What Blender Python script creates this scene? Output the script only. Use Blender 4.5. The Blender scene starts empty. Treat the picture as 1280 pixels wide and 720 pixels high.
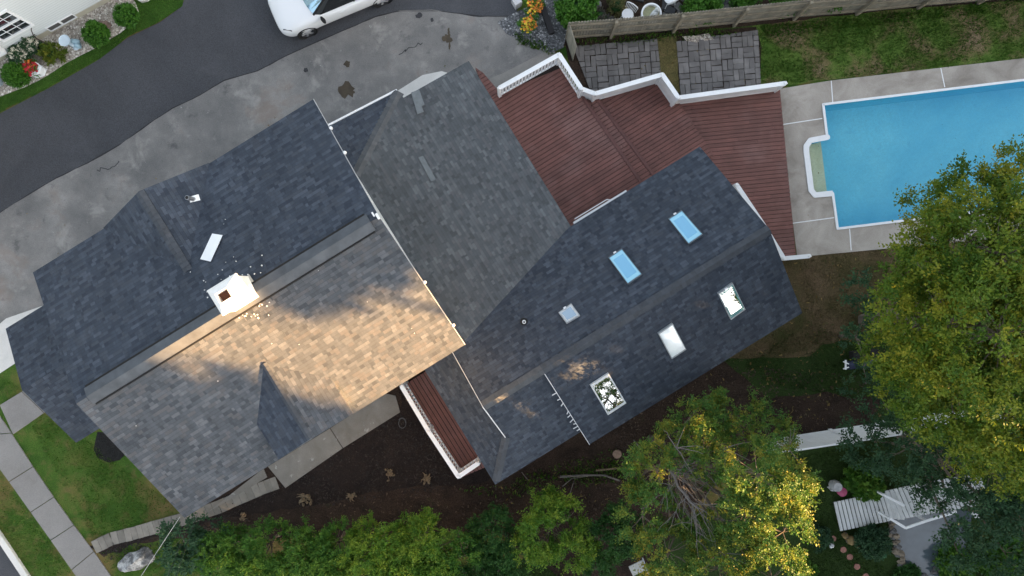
import bpy, bmesh, math, random
import numpy as np
from mathutils import Vector, Matrix, noise
random.seed(7)
R = math.radians
scene = bpy.context.scene
C = scene.collection

# ---------------------------------------------------------------- camera
CH = 25.0
cam = bpy.data.objects.new('camera', bpy.data.cameras.new('camera'))
C.objects.link(cam)
cam.location = (0, 0, CH)
cam.rotation_euler = (0, 0, 0)
cam.data.sensor_width = 36.0
cam.data.lens = 24.0
cam.data.clip_end = 1500
scene.camera = cam
FPX = 1280 * 24 / 36.0

# ---------------------------------------------------------------- light
SUN_AZ, SUN_EL = R(-25), R(11)
world = bpy.data.worlds.new('World'); scene.world = world
world.use_nodes = True
wn = world.node_tree
bg = wn.nodes['Background']
sky = wn.nodes.new('ShaderNodeTexSky')
sky.sky_type = 'NISHITA'; sky.sun_disc = False
sky.sun_elevation = SUN_EL
sky.sun_rotation = R(90) - SUN_AZ
sky.air_density = 1.0; sky.dust_density = 2.5; sky.ozone_density = 1.0
hs = wn.nodes.new('ShaderNodeHueSaturation'); hs.inputs['Saturation'].default_value = 0.46
wn.links.new(sky.outputs[0], hs.inputs['Color'])
wn.links.new(hs.outputs[0], bg.inputs[0])
bg.inputs[1].default_value = 0.06
sl = bpy.data.lights.new('sun', 'SUN'); sl.energy = 5.0; sl.angle = R(0.55); sl.color = (1.0, 0.57, 0.23)
so = bpy.data.objects.new('sun', sl); C.objects.link(so)
sdir = Vector((math.cos(SUN_AZ)*math.cos(SUN_EL), math.sin(SUN_AZ)*math.cos(SUN_EL), math.sin(SUN_EL)))
so.rotation_euler = sdir.to_track_quat('Z', 'Y').to_euler()
vs = scene.view_settings
vs.view_transform = 'Standard'; vs.look = 'None'; vs.gamma = 1.0; vs.use_curve_mapping = False
vs.exposure = 3.38
scene.cycles.max_bounces = 6
scene.cycles.transparent_max_bounces = 12

# ---------------------------------------------------------------- coordinates
A = R(31.7)
U = Vector((math.cos(A), math.sin(A), 0)); V = Vector((-math.sin(A), math.cos(A), 0))
def P(px, py, z=0.0):                       # point of the place at height z seen at photo pixel px, py
    k = (CH - z) / FPX
    return Vector(((px-640)*k, (360-py)*k, z))
def H(u, v, z): return U*u + V*v + Vector((0, 0, z))
def PB(px, py, zt):                         # ground point under the point seen at height zt
    p = P(px, py, zt); p.z = 0; return p
def PZ(pts, z): return [P(x, y, z) for x, y in pts]

# ---------------------------------------------------------------- materials
MATS = {}
def nodes(name):
    m = bpy.data.materials.new(name); m.use_nodes = True
    nt = m.node_tree; b = nt.nodes['Principled BSDF']
    return m, nt, b
def N(nt, typ, **kw):
    n = nt.nodes.new(typ)
    for k, v in kw.items():
        if k in n.inputs.keys(): n.inputs[k].default_value = v
        else: setattr(n, k, v)
    return n
def ramp(nt, fac, stops, interp='LINEAR'):
    r = nt.nodes.new('ShaderNodeValToRGB'); cr = r.color_ramp; cr.interpolation = interp
    while len(cr.elements) < len(stops): cr.elements.new(0.5)
    for e, (p, c) in zip(cr.elements, stops):
        e.position = p; e.color = (*c, 1) if len(c) == 3 else c
    nt.links.new(fac, r.inputs[0]); return r.outputs[0]
def math_(nt, op, a, b=None, c=None):
    n = nt.nodes.new('ShaderNodeMath'); n.operation = op
    for i, x in enumerate((a, b, c)):
        if x is None: continue
        if isinstance(x, (int, float)): n.inputs[i].default_value = x
        else: nt.links.new(x, n.inputs[i])
    return n.outputs[0]
def mix(nt, fac, a, b, mode='MIX'):
    n = nt.nodes.new('ShaderNodeMix'); n.data_type = 'RGBA'; n.blend_type = mode
    for i, x in ((0, fac), (6, a), (7, b)):
        if isinstance(x, (int, float)): n.inputs[i].default_value = x
        elif isinstance(x, tuple): n.inputs[i].default_value = (*x, 1)
        else: nt.links.new(x, n.inputs[i])
    return n.outputs[2]
def objco(nt): return nt.nodes.new('ShaderNodeTexCoord').outputs['Object']
def geopos(nt): return nt.nodes.new('ShaderNodeNewGeometry').outputs['Position']
def noise_(nt, vec, scale, detail=4, rough=0.55, dist=0.0):
    n = nt.nodes.new('ShaderNodeTexNoise'); n.inputs['Scale'].default_value = scale
    n.inputs['Detail'].default_value = detail; n.inputs['Roughness'].default_value = rough
    n.inputs['Distortion'].default_value = dist
    nt.links.new(vec, n.inputs['Vector']); return n.outputs['Fac']
def bump(nt, b, h, strength=0.5, dist=0.02):
    n = nt.nodes.new('ShaderNodeBump'); n.inputs['Strength'].default_value = strength
    n.inputs['Distance'].default_value = dist
    nt.links.new(h, n.inputs['Height']); nt.links.new(n.outputs[0], b.inputs['Normal'])

def mat_plain(name, col, rough=0.6, var=0.15, scale=6, metallic=0.0, bmp=0.0, island=0.0, spec=0.5):
    if name in MATS: return MATS[name]
    m, nt, b = nodes(name)
    p = geopos(nt)
    f = noise_(nt, p, scale, 5)
    lo = tuple(c*(1-var) for c in col); hi = tuple(min(1, c*(1+var)) for c in col)
    c = ramp(nt, f, [(0.3, lo), (0.7, hi)])
    if island:
        ri = nt.nodes.new('ShaderNodeNewGeometry').outputs['Random Per Island']
        g = ramp(nt, ri, [(0, (1-island,)*3), (1, (1.0,)*3)])
        c = mix(nt, 1.0, c, g, 'MULTIPLY')
    nt.links.new(c, b.inputs['Base Color'])
    b.inputs['Roughness'].default_value = rough; b.inputs['Metallic'].default_value = metallic
    b.inputs['Specular IOR Level'].default_value = spec
    if bmp: bump(nt, b, noise_(nt, p, scale*8, 4), 0.6, bmp)
    MATS[name] = m; return m

def mat_shingle(name, dark, mid, light, warm, spec=0.3, rough=0.75, stain=0.12, row_h=0.098):
    m, nt, b = nodes(name)
    uv = nt.nodes.new('ShaderNodeUVMap').outputs[0]
    s = nt.nodes.new('ShaderNodeSeparateXYZ'); nt.links.new(uv, s.inputs[0])
    wob = noise_(nt, uv, 1.3, 2)
    y = math_(nt, 'ADD', math_(nt, 'DIVIDE', s.outputs[1], row_h), math_(nt, 'MULTIPLY', wob, 0.12))
    row = math_(nt, 'FLOOR', y)
    w1 = nt.nodes.new('ShaderNodeTexWhiteNoise'); w1.noise_dimensions = '1D'; nt.links.new(row, w1.inputs['W'])
    def cells(width, seed):
        xs = math_(nt, 'ADD', math_(nt, 'DIVIDE', s.outputs[0], width), math_(nt, 'MULTIPLY', w1.outputs['Value'], 17.3+seed))
        cell = math_(nt, 'FLOOR', xs)
        cm = nt.nodes.new('ShaderNodeCombineXYZ')
        nt.links.new(cell, cm.inputs[0]); nt.links.new(row, cm.inputs[1]); cm.inputs[2].default_value = seed
        w = nt.nodes.new('ShaderNodeTexWhiteNoise'); w.noise_dimensions = '3D'; nt.links.new(cm.outputs[0], w.inputs['Vector'])
        return w, math_(nt, 'FRACT', xs)
    wa, fa = cells(0.225, 0.0); wb, fb = cells(0.135, 5.0)
    # the wide tabs decide which strip shows, the narrow ones break it up
    pick = math_(nt, 'GREATER_THAN', wa.outputs['Value'], 0.45)
    v = math_(nt, 'ADD', math_(nt, 'MULTIPLY', wa.outputs['Value'], pick),
              math_(nt, 'MULTIPLY', wb.outputs['Value'], math_(nt, 'SUBTRACT', 1.0, pick)))
    col = ramp(nt, v, [(0.0, dark), (0.22, tuple((a+c)/2 for a, c in zip(dark, mid))), (0.45, mid), (0.68, warm), (0.8, tuple((a+c)/2 for a, c in zip(light, mid))), (0.93, light)], 'CONSTANT')
    p = geopos(nt)
    gran = noise_(nt, uv, 60, 3, 0.7)
    col = mix(nt, 1.0, col, ramp(nt, gran, [(0.3, (0.72,)*3), (0.7, (1.28,)*3)]), 'MULTIPLY')
    big = noise_(nt, p, 0.55, 5, 0.6)
    col = mix(nt, 1.0, col, ramp(nt, big, [(0.3, (1-stain,)*3), (0.7, (1+stain,)*3)]), 'MULTIPLY')
    mp = nt.nodes.new('ShaderNodeMapping'); mp.inputs['Scale'].default_value = (5.0, .55, 1); nt.links.new(uv, mp.inputs[0])
    stk = noise_(nt, mp.outputs[0], 1.0, 5, .65)
    col = mix(nt, 1.0, col, ramp(nt, stk, [(0.32, (.86,)*3), (0.52, (1.0,)*3), (0.74, (1.24,)*3)]), 'MULTIPLY')
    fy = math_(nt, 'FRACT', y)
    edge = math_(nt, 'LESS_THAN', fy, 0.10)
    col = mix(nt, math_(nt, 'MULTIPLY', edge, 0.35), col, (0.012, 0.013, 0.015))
    nt.links.new(col, b.inputs['Base Color'])
    b.inputs['Roughness'].default_value = rough; b.inputs['Specular IOR Level'].default_value = spec
    h = math_(nt, 'ADD', math_(nt, 'MULTIPLY', math_(nt, 'SUBTRACT', 1.0, fy), 0.7), math_(nt, 'MULTIPLY', pick, 0.6))
    h = math_(nt, 'ADD', h, math_(nt, 'MULTIPLY', gran, 0.3))
    bump(nt, b, h, 0.8, 0.012)
    MATS[name] = m; return m

def mat_ground(name, stops, scale, detail=8, fine=40, finevar=0.25, rough=0.95, bmp=0.03, extra=None, dist=0.4, spec=0.2):
    m, nt, b = nodes(name)
    p = geopos(nt)
    f = noise_(nt, p, scale, detail, 0.62, dist)
    c = ramp(nt, f, stops)
    g = noise_(nt, p, fine, 3, 0.7)
    c = mix(nt, 1.0, c, ramp(nt, g, [(0.3, (1-finevar,)*3), (0.7, (1+finevar,)*3)]), 'MULTIPLY')
    if extra:
        for (sc, lo, hi, colr, amt) in extra:
            e = noise_(nt, p, sc, 7, 0.68, 0.3)
            k = ramp(nt, e, [(lo, (0, 0, 0)), (hi, (amt,)*3)])
            c = mix(nt, k, c, colr)
    nt.links.new(c, b.inputs['Base Color'])
    b.inputs['Roughness'].default_value = rough; b.inputs['Specular IOR Level'].default_value = spec
    if bmp:
        h = math_(nt, 'ADD', g, math_(nt, 'MULTIPLY', f, 0.6))
        bump(nt, b, h, 0.7, bmp)
    MATS[name] = m; return m

def mat_stones(name, scale, stops, gap=(0.03, 0.028, 0.025), bmp=0.03, gapw=0.08):
    m, nt, b = nodes(name)
    p = geopos(nt)
    v = nt.nodes.new('ShaderNodeTexVoronoi'); v.inputs['Scale'].default_value = scale
    nt.links.new(p, v.inputs['Vector'])
    d = nt.nodes.new('ShaderNodeTexVoronoi'); d.feature = 'DISTANCE_TO_EDGE'; d.inputs['Scale'].default_value = scale
    nt.links.new(p, d.inputs['Vector'])
    sp = nt.nodes.new('ShaderNodeSeparateColor'); nt.links.new(v.outputs['Color'], sp.inputs[0])
    c = ramp(nt, sp.outputs[0], stops)
    e = ramp(nt, d.outputs['Distance'], [(0.0, (0, 0, 0)), (gapw, (1, 1, 1))])
    c = mix(nt, e, gap, c)
    nt.links.new(c, b.inputs['Base Color']); b.inputs['Roughness'].default_value = 0.85
    bump(nt, b, e, 0.8, bmp)
    MATS[name] = m; return m

def mat_leaf(name, stops, trans=0.35, nscale=0.8, rough=0.55):
    m, nt, b = nodes(name)
    ri = nt.nodes.new('ShaderNodeAttribute'); ri.attribute_name = 'leafvar'
    f = noise_(nt, geopos(nt), nscale, 3)
    v = math_(nt, 'ADD', math_(nt, 'MULTIPLY', ri.outputs['Fac'], 0.55), math_(nt, 'MULTIPLY', f, 0.45))
    c = ramp(nt, v, stops)
    nt.links.new(c, b.inputs['Base Color']); b.inputs['Roughness'].default_value = rough
    b.inputs['Specular IOR Level'].default_value = 0.25
    t = nt.nodes.new('ShaderNodeBsdfTranslucent'); nt.links.new(c, t.inputs[0])
    ms = nt.nodes.new('ShaderNodeMixShader'); ms.inputs[0].default_value = trans
    out = nt.nodes['Material Output']
    nt.links.new(b.outputs[0], ms.inputs[1]); nt.links.new(t.outputs[0], ms.inputs[2]); nt.links.new(ms.outputs[0], out.inputs[0])
    MATS[name] = m; return m

# ---------------------------------------------------------------- object helpers
def tag(o, label=None, cat=None, group=None, kind=None):
    if label: o['label'] = label
    if cat: o['category'] = cat
    if group: o['group'] = group
    if kind: o['kind'] = kind
    return o
def empty(name, loc, label, cat, group=None, rz=0.0):
    o = bpy.data.objects.new(name, None); C.objects.link(o)
    o.location = loc; o.rotation_euler = (0, 0, rz); o.empty_display_size = 0.2
    return tag(o, label, cat, group)
def parent(o, p):
    if p is not None:
        o.parent = p
        bpy.context.view_layer.update()
        o.matrix_parent_inverse = p.matrix_world.inverted()
    return o

class MB:
    """collects shapes in world coordinates into one mesh"""
    def __init__(s): s.v = []; s.f = []; s.uv = []; s.smooth = False
    def add(s, vs, fs, uvs=None):
        n = len(s.v); s.v += [tuple(v) for v in vs]
        for i, f in enumerate(fs):
            s.f.append([n+j for j in f])
            s.uv.append(uvs[i] if uvs else [(0, 0)]*len(f))
        return s
    def box(s, c, size, M=None):
        hx, hy, hz = [d/2 for d in size]; c = Vector(c)
        pts = [Vector((x, y, z)) for x in (-hx, hx) for y in (-hy, hy) for z in (-hz, hz)]
        if M is not None: pts = [M @ p for p in pts]
        pts = [p+c for p in pts]
        return s.add(pts, [(0,1,3,2),(4,6,7,5),(0,4,5,1),(2,3,7,6),(0,2,6,4),(1,5,7,3)])
    def ubox(s, c, size): return s.box(c, size, Matrix.Rotation(A, 3, 'Z'))
    def rbox(s, c, size, ang): return s.box(c, size, Matrix.Rotation(ang, 3, 'Z'))
    def beam(s, a, b, w, h, up=Vector((0, 0, 1))):
        a, b = Vector(a), Vector(b); d = (b-a)
        L = d.length
        if L < 1e-6: return s
        x = d/L; y = up.cross(x)
        if y.length < 1e-4: y = Vector((0, 1, 0)).cross(x)
        y.normalize(); z = x.cross(y)
        M = Matrix((x, y, z)).transposed()
        return s.box((a+b)/2, (L, w, h), M)
    def prism(s, pts, z0, z1):
        n = len(pts); a = sum(pts[i][0]*pts[(i+1)%n][1]-pts[(i+1)%n][0]*pts[i][1] for i in range(n))
        pts = [(p[0], p[1]) for p in pts]
        if a < 0: pts = pts[::-1]
        vs = [(x, y, z0) for x, y in pts]+[(x, y, z1) for x, y in pts]
        fs = [list(range(n))[::-1], list(range(n, 2*n))]+[[i, (i+1)%n, n+(i+1)%n, n+i] for i in range(n)]
        return s.add(vs, fs)
    def sheet(s, pts, z):
        n = len(pts); a = sum(pts[i][0]*pts[(i+1)%n][1]-pts[(i+1)%n][0]*pts[i][1] for i in range(n))
        pts = [(p[0], p[1], z) for p in pts]
        if a < 0: pts = pts[::-1]
        return s.add(pts, [list(range(n))])
    def tube(s, pts, radii, n=8, cap=True):
        pts = [Vector(p) for p in pts]
        if isinstance(radii, (int, float)): radii = [radii]*len(pts)
        vs = []; fs = []; ref = None
        for i, p in enumerate(pts):
            d = (pts[min(i+1, len(pts)-1)]-pts[max(i-1, 0)]).normalized()
            if ref is None:
                ref = d.cross(Vector((0, 0, 1)))
                if ref.length < 0.1: ref = d.cross(Vector((1, 0, 0)))
            ref = (ref-d*ref.dot(d)).normalized(); w = d.cross(ref)
            for k in range(n):
                t = 2*math.pi*k/n
                vs.append(p+(ref*math.cos(t)+w*math.sin(t))*radii[i])
        for i in range(len(pts)-1):
            for k in range(n):
                fs.append([i*n+k, i*n+(k+1)%n, (i+1)*n+(k+1)%n, (i+1)*n+k])
        if cap:
            fs.append(list(range(n))[::-1]); fs.append([(len(pts)-1)*n+k for k in range(n)])
        return s.add(vs, fs)
    def lathe(s, c, prof, n=20, M=None, sx=1, sy=1):
        c = Vector(c); vs = []; fs = []
        for r, z in prof:
            for k in range(n):
                t = 2*math.pi*k/n
                p = Vector((r*math.cos(t)*sx, r*math.sin(t)*sy, z))
                if M is not None: p = M @ p
                vs.append(c+p)
        for i in range(len(prof)-1):
            for k in range(n):
                fs.append([i*n+k, i*n+(k+1)%n, (i+1)*n+(k+1)%n, (i+1)*n+k])
        fs.append(list(range(n))[::-1]); fs.append([(len(prof)-1)*n+k for k in range(n)])
        return s.add(vs, fs)
    def blob(s, c, r, seed=0, amp=0.25, nu=14, nv=9, freq=1.6, rz=0):
        c = Vector(c); r = Vector(r) if not isinstance(r, (int, float)) else Vector((r, r, r))
        M = Matrix.Rotation(rz, 3, 'Z'); vs = []; fs = []
        for j in range(nv+1):
            th = math.pi*j/nv
            for i in range(nu):
                ph = 2*math.pi*i/nu
                d = Vector((math.sin(th)*math.cos(ph), math.sin(th)*math.sin(ph), math.cos(th)))
                k = 1+amp*noise.noise(d*freq+Vector((seed*3.1, seed*1.7, seed)))*1.6
                vs.append(c+M @ Vector((d.x*r.x*k, d.y*r.y*k, d.z*r.z*k)))
        for j in range(nv):
            for i in range(nu):
                fs.append([j*nu+i, (j+1)*nu+i, (j+1)*nu+(i+1)%nu, j*nu+(i+1)%nu])
        return s.add(vs, fs)
    def build(s, name, mat, par=None, smooth=False, label=None, origin=None):
        me = bpy.data.meshes.new(name)
        if origin is not None: vs = [tuple(Vector(v)-Vector(origin)) for v in s.v]
        else: vs = s.v
        me.from_pydata(vs, [], s.f)
        if any(u != (0, 0) for f in s.uv[:50] for u in f):
            l = me.uv_layers.new(name='UVMap'); k = 0
            flat = [c for f in s.uv for u in f for c in u]
            l.data.foreach_set('uv', flat)
        me.validate()
        if smooth:
            for p in me.polygons: p.use_smooth = True
        me.materials.append(mat)
        o = bpy.data.objects.new(name, me); C.objects.link(o)
        if origin is not None: o.location = origin
        if label: o['label'] = label
        return parent(o, par)

def clip(poly, n, d):                       # keep the part of a 2D polygon where n.p <= d
    out = []
    for i in range(len(poly)):
        a, b = poly[i], poly[(i+1) % len(poly)]
        da = n[0]*a[0]+n[1]*a[1]-d; db = n[0]*b[0]+n[1]*b[1]-d
        if da <= 0: out.append(a)
        if (da < 0 < db) or (db < 0 < da):
            t = da/(da-db); out.append((a[0]+(b[0]-a[0])*t, a[1]+(b[1]-a[1])*t))
    return out
def ccw(poly):
    a = sum(poly[i][0]*poly[(i+1) % len(poly)][1]-poly[(i+1) % len(poly)][0]*poly[i][1] for i in range(len(poly)))
    return poly if a > 0 else poly[::-1]
def clip_convex(sub, conv):
    conv = ccw([(p[0], p[1]) for p in conv])
    for i in range(len(conv)):
        a, b = conv[i], conv[(i+1) % len(conv)]
        e = (b[0]-a[0], b[1]-a[1]); n = (e[1], -e[0])
        sub = clip(sub, n, n[0]*a[0]+n[1]*a[1])
        if len(sub) < 3: return []
    return sub
def boards(mb, poly, ang, width, gap, z0, z1, length=None):
    """parallel boards of a given width clipped to a convex polygon"""
    poly = [(p[0], p[1]) for p in poly]
    d = (math.cos(ang), math.sin(ang)); n = (-d[1], d[0])
    ns = [p[0]*n[0]+p[1]*n[1] for p in poly]; ds = [p[0]*d[0]+p[1]*d[1] for p in poly]
    k = math.floor(min(ns)/(width+gap))
    while k*(width+gap) < max(ns):
        a = k*(width+gap); b = a+width
        segs = [(min(ds)-1, max(ds)+1)]
        if length:
            segs = []; x = min(ds)-random.random()*length
            while x < max(ds): segs.append((x, x+length-0.006)); x += length
        for s0, s1 in segs:
            q = [(d[0]*s+n[0]*t, d[1]*s+n[1]*t) for s, t in ((s0, a), (s1, a), (s1, b), (s0, b))]
            q = clip_convex(q, poly)
            if len(q) > 2: mb.prism(q, z0, z1)
        k += 1
    return mb

def roof_face(mb, pts, along, th=0.07):
    """sloping roof slab with shingle UVs in metres; along = horizontal course direction"""
    pts = [Vector(p) for p in pts]
    nrm = Vector((0, 0, 0))
    for i in range(len(pts)):
        a, b = pts[i], pts[(i+1) % len(pts)]
        nrm += Vector(((a.y-b.y)*(a.z+b.z), (a.z-b.z)*(a.x+b.x), (a.x-b.x)*(a.y+b.y)))
    nrm.normalize()
    if nrm.z < 0: pts = pts[::-1]; nrm = -nrm
    x = (along-nrm*along.dot(nrm)).normalized(); y = nrm.cross(x)
    if y.z < 0: x, y = -x, -y
    uv = [(p.dot(x)+50, p.dot(y)+50) for p in pts]
    n = len(pts); low = [p-Vector((0, 0, th)) for p in pts]
    fs = [list(range(n)), list(range(n, 2*n))[::-1]]; us = [uv, uv[::-1]]
    for i in range(n):
        j = (i+1) % n
        fs.append([i, n+i, n+j, j]); us.append([uv[i], uv[i], uv[j], uv[j]])
    mb.add(pts+low, fs, us); return mb

def ragged(pts, step=0.35, amp=0.06, seed=0, closed=True):
    out = []
    for i in range(len(pts)-(0 if closed else 1)):
        a, b = Vector((pts[i][0], pts[i][1], 0)), Vector((pts[(i+1) % len(pts)][0], pts[(i+1) % len(pts)][1], 0))
        L = (b-a).length; n = max(1, int(L/step)); nn = Vector((-(b-a).y, (b-a).x, 0))/max(L, 1e-6)
        if L > 60: n = 1
        for k in range(n):
            p = a.lerp(b, k/n)
            w = noise.noise(p*1.1+Vector((seed, 0, 0)))*amp*1.6+noise.noise(p*4+Vector((seed, 9, 0)))*amp*0.8
            out.append(p+nn*w if k else p+nn*w*0.3)
    return out
def sheet(name, pts, z, m, rag=0.0, seed=0, kind='structure', step=0.3):
    if rag: pts = ragged(pts, step, rag, seed)
    bm = bmesh.new()
    vs = [bm.verts.new((p[0], p[1], z)) for p in pts]
    f = bm.faces.new(vs); f.normal_update()
    if f.normal.z < 0: f.normal_flip()
    bmesh.ops.triangulate(bm, faces=[f])
    me = bpy.data.meshes.new(name); bm.to_mesh(me); bm.free(); me.materials.append(m)
    o = bpy.data.objects.new(name, me); C.objects.link(o)
    return tag(o, kind=kind)

# ================================================================ SETTING
M_lawn = mat_ground('lawn_grass', [(0.3, (0.022, 0.066, 0.007)), (0.5, (0.050, 0.105, 0.014)), (0.7, (0.095, 0.120, 0.026))], 0.9, fine=28, finevar=0.45, bmp=0.05,
    extra=[(0.33, 0.50, 0.62, (0.17, 0.115, 0.045), 0.85), (2.2, 0.52, 0.66, (0.13, 0.10, 0.04), 0.6)])
M_grass = mat_ground('strip_grass', [(0.3, (0.020, 0.062, 0.006)), (0.7, (0.050, 0.110, 0.014))], 1.2, fine=30, finevar=0.45, bmp=0.05, extra=[(0.9, 0.6, 0.8, (0.10, 0.08, 0.03), 0.4)])
M_dry = mat_ground('dry_lawn', [(0.25, (0.030, 0.046, 0.010)), (0.42, (0.075, 0.060, 0.026)), (0.7, (0.13, 0.088, 0.052))], 0.75, fine=26, finevar=0.45, bmp=0.05)
M_soil = mat_ground('bare_soil', [(0.3, (0.014, 0.010, 0.009)), (0.7, (0.026, 0.018, 0.015))], 1.5, fine=22, finevar=0.5, bmp=0.05,
    extra=[(3.0, 0.62, 0.72, (0.05, 0.035, 0.026), 0.6)])
M_litter = mat_ground('leaf_litter', [(0.3, (0.018, 0.012, 0.009)), (0.6, (0.045, 0.029, 0.021)), (0.8, (0.020, 0.034, 0.009))], 1.6, fine=24, finevar=0.6, bmp=0.06,
    extra=[(9.0, 0.64, 0.7, (0.12, 0.085, 0.06), 0.7)])
M_new = mat_ground('fresh_asphalt', [(0.3, (0.046, 0.048, 0.054)), (0.7, (0.070, 0.072, 0.080))], 0.3, fine=38, finevar=0.34, bmp=0.008, extra=[(0.8, 0.56, 0.7, (0.085, 0.086, 0.092), 0.45), (7, .68, .72, (0.13, 0.13, 0.13), .35)], spec=0.35, rough=0.85)
M_old = mat_ground('old_asphalt', [(0.30, (0.135, 0.133, 0.131)), (0.48, (0.195, 0.188, 0.180)), (0.68, (0.30, 0.287, 0.27))], 0.5, fine=45, finevar=0.24, bmp=0.008, dist=0.0,
    extra=[(0.9, 0.56, 0.68, (0.36, 0.345, 0.32), 0.6), (0.5, 0.55, 0.66, (0.22, 0.17, 0.14), 0.6), (5.5, 0.66, 0.70, (0.46, 0.45, 0.43), 0.6), (1.4, 0.60, 0.70, (0.075, 0.075, 0.078), 0.6)])
M_conc = mat_ground('concrete', [(0.3, (0.22, 0.205, 0.19)), (0.7, (0.32, 0.305, 0.28))], 0.9, fine=40, finevar=0.12, bmp=0.004, extra=[(1.7, 0.6, 0.75, (0.18, 0.155, 0.135), 0.5)])
M_conc_l = mat_ground('pale_concrete', [(0.3, (0.54, 0.53, 0.50)), (0.7, (0.66, 0.64, 0.61))], 0.9, fine=40, finevar=0.08, bmp=0.003)
M_poolc = mat_ground('pool_concrete', [(0.3, (0.25, 0.222, 0.192)), (0.5, (0.36, 0.325, 0.285)), (0.7, (0.46, 0.42, 0.375))], 0.75, fine=45, finevar=0.14, bmp=0.004, extra=[(1.4, 0.58, 0.74, (0.20, 0.17, 0.14), 0.5)], dist=1.0)
M_walk = mat_ground('mossy_concrete', [(0.3, (0.16, 0.145, 0.125)), (0.7, (0.25, 0.235, 0.21))], 1.1, fine=40, finevar=0.16, bmp=0.005, extra=[(2.6, 0.61, 0.66, (0.42, 0.42, 0.40), 0.6), (2.0, 0.64, 0.75, (0.07, 0.06, 0.045), 0.7)])
M_gravel = mat_stones('grey_gravel', 17, [(0, (0.07, 0.075, 0.08)), (0.5, (0.15, 0.155, 0.165)), (0.85, (0.26, 0.26, 0.27)), (1, (0.5, 0.5, 0.5))])
M_bedst = mat_stones('cream_gravel', 14, [(0, (0.30, 0.26, 0.22)), (0.5, (0.52, 0.46, 0.40)), (0.8, (0.66, 0.61, 0.54)), (1, (0.8, 0.77, 0.72))], gap=(0.16, 0.13, 0.105))
M_white = mat_plain('white_vinyl', (0.80, 0.81, 0.82), 0.45, 0.04)
M_patch = mat_plain('oil_stain', (0.06, 0.045, 0.028), 0.8, 0.3, 3)

M_under = mat_ground('shaded_lawn', [(0.25, (0.018, 0.034, 0.008)), (0.6, (0.026, 0.050, 0.010)), (0.85, (0.055, 0.050, 0.022))], 0.8, fine=26, finevar=0.5, bmp=0.05)  # darker copy of the lawn, tree shade put into its colour

POOL = [(1028,131),(1033,172),(1012,176),(1007,183),(1007,190),(1013,238),(1018,244),(1040,242),(1046,286),(1382,245),(1365,90)]
def sheet_holes(name, outer, holes, z, m):
    bm = bmesh.new()
    es = []
    for lp in [outer]+holes:
        vs = [bm.verts.new((p[0], p[1], z)) for p in lp]
        for i in range(len(vs)): es.append(bm.edges.new((vs[i], vs[(i+1) % len(vs)])))
    r = bmesh.ops.triangle_fill(bm, use_beauty=True, edges=es)
    for f in bm.faces:
        f.normal_update()
        if f.normal.z < 0: f.normal_flip()
    me = bpy.data.meshes.new(name); bm.to_mesh(me); bm.free(); me.materials.append(m)
    o = bpy.data.objects.new(name, me); C.objects.link(o)
    return tag(o, kind='structure')
poolw = PZ(POOL, 0)
sheet_holes('lawn', [(-300,-300), (300,-300), (300,300), (-300,300)], [poolw], 0, M_lawn)

# driveways and street
edge = [(0,265),(35,243),(70,222),(110,203),(150,180),(185,155),(215,135),(250,118),(280,100),(322,88),(360,68),(400,50),(435,35),(470,20),(500,13),(540,12),(600,20),(645,20)]
sheet('asphalt_edge', ragged(PZ([(-700,622)]+[(x+.4, y+1.2) for x, y in edge], 0), 0.25, 0.018, 8, False)+PZ([(645,14),(470,14),(250,90),(0,240),(-600,500)], 0), 0.008, mat_ground('asphalt_joint', [(0.3, (0.030, 0.030, 0.032)), (0.7, (0.05, 0.05, 0.052))], 2, fine=40, finevar=0.3, bmp=0.004))
grass_edge = [(240,-200),(238,-30),(228,8),(200,28),(160,47),(125,74),(62,110),(0,142),(-200,235),(-700,480)]
sheet('driveway_old', PZ([(-700,620),(0,264)]+edge[1:]+[(664,52),(692,60),(712,120),(640,300),(300,440),(30,410),(-5,402),(-120,470),(-700,800)], 0), 0.004, M_old, 0.03, 3)
sheet('driveway_new', ragged(PZ([(-700,620)]+edge, 0), 0.25, 0.016, 5, False)+PZ([(645,18),(652,-5),(720,-260)]+grass_edge, 0), 0.012, M_new)
# a repaired patch in the fresh asphalt and the oil stains of the old
M_seam = mat_ground('asphalt_seam', [(0.3, (0.038, 0.038, 0.042)), (0.7, (0.055, 0.056, 0.06))], 2, fine=40, finevar=0.3, bmp=0.004)
for k, (x, y, r, sx) in enumerate([(434,112,9,1.2),(434,113,5,1.9),(434,80,3.2,1.1),(382,88,2.4,1.2),(559,48,6,0.9),(561,40,4.5,.3),(562,58,4.5,.25),(540,25,3,.6),(524,20,3,1.6)]):
    c = P(x, y); rr = r*CH/FPX
    sheet('asphalt_stain', [(c.x+rr*sx*math.cos(t)*(1+.7*noise.noise(Vector((math.cos(t)*1.8, math.sin(t)*1.8, k*7.3)))), c.y+rr*math.sin(t)*(1+.7*noise.noise(Vector((math.cos(t)*1.8, math.sin(t)*1.8, k*7.3))))) for t in [i*math.pi/9 for i in range(18)]], 0.0165+.0003*k, M_patch if k in (0, 1, 2, 4, 5, 6) else M_seam)
mb = MB()      # cracks
random.seed(3)
for x0, y0, x1, y1 in [(500,68,528,52),(120,215,150,203)]:
    n = 9; last = None
    for i in range(n+1):
        p = P(x0+(x1-x0)*i/n+random.uniform(-3, 3), y0+(y1-y0)*i/n+random.uniform(-3, 3), 0.009)
        if last is not None: mb.beam(last, p, 0.025, 0.003)
        last = p
tag(mb.build('asphalt_cracks', M_seam), kind='structure')

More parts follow.
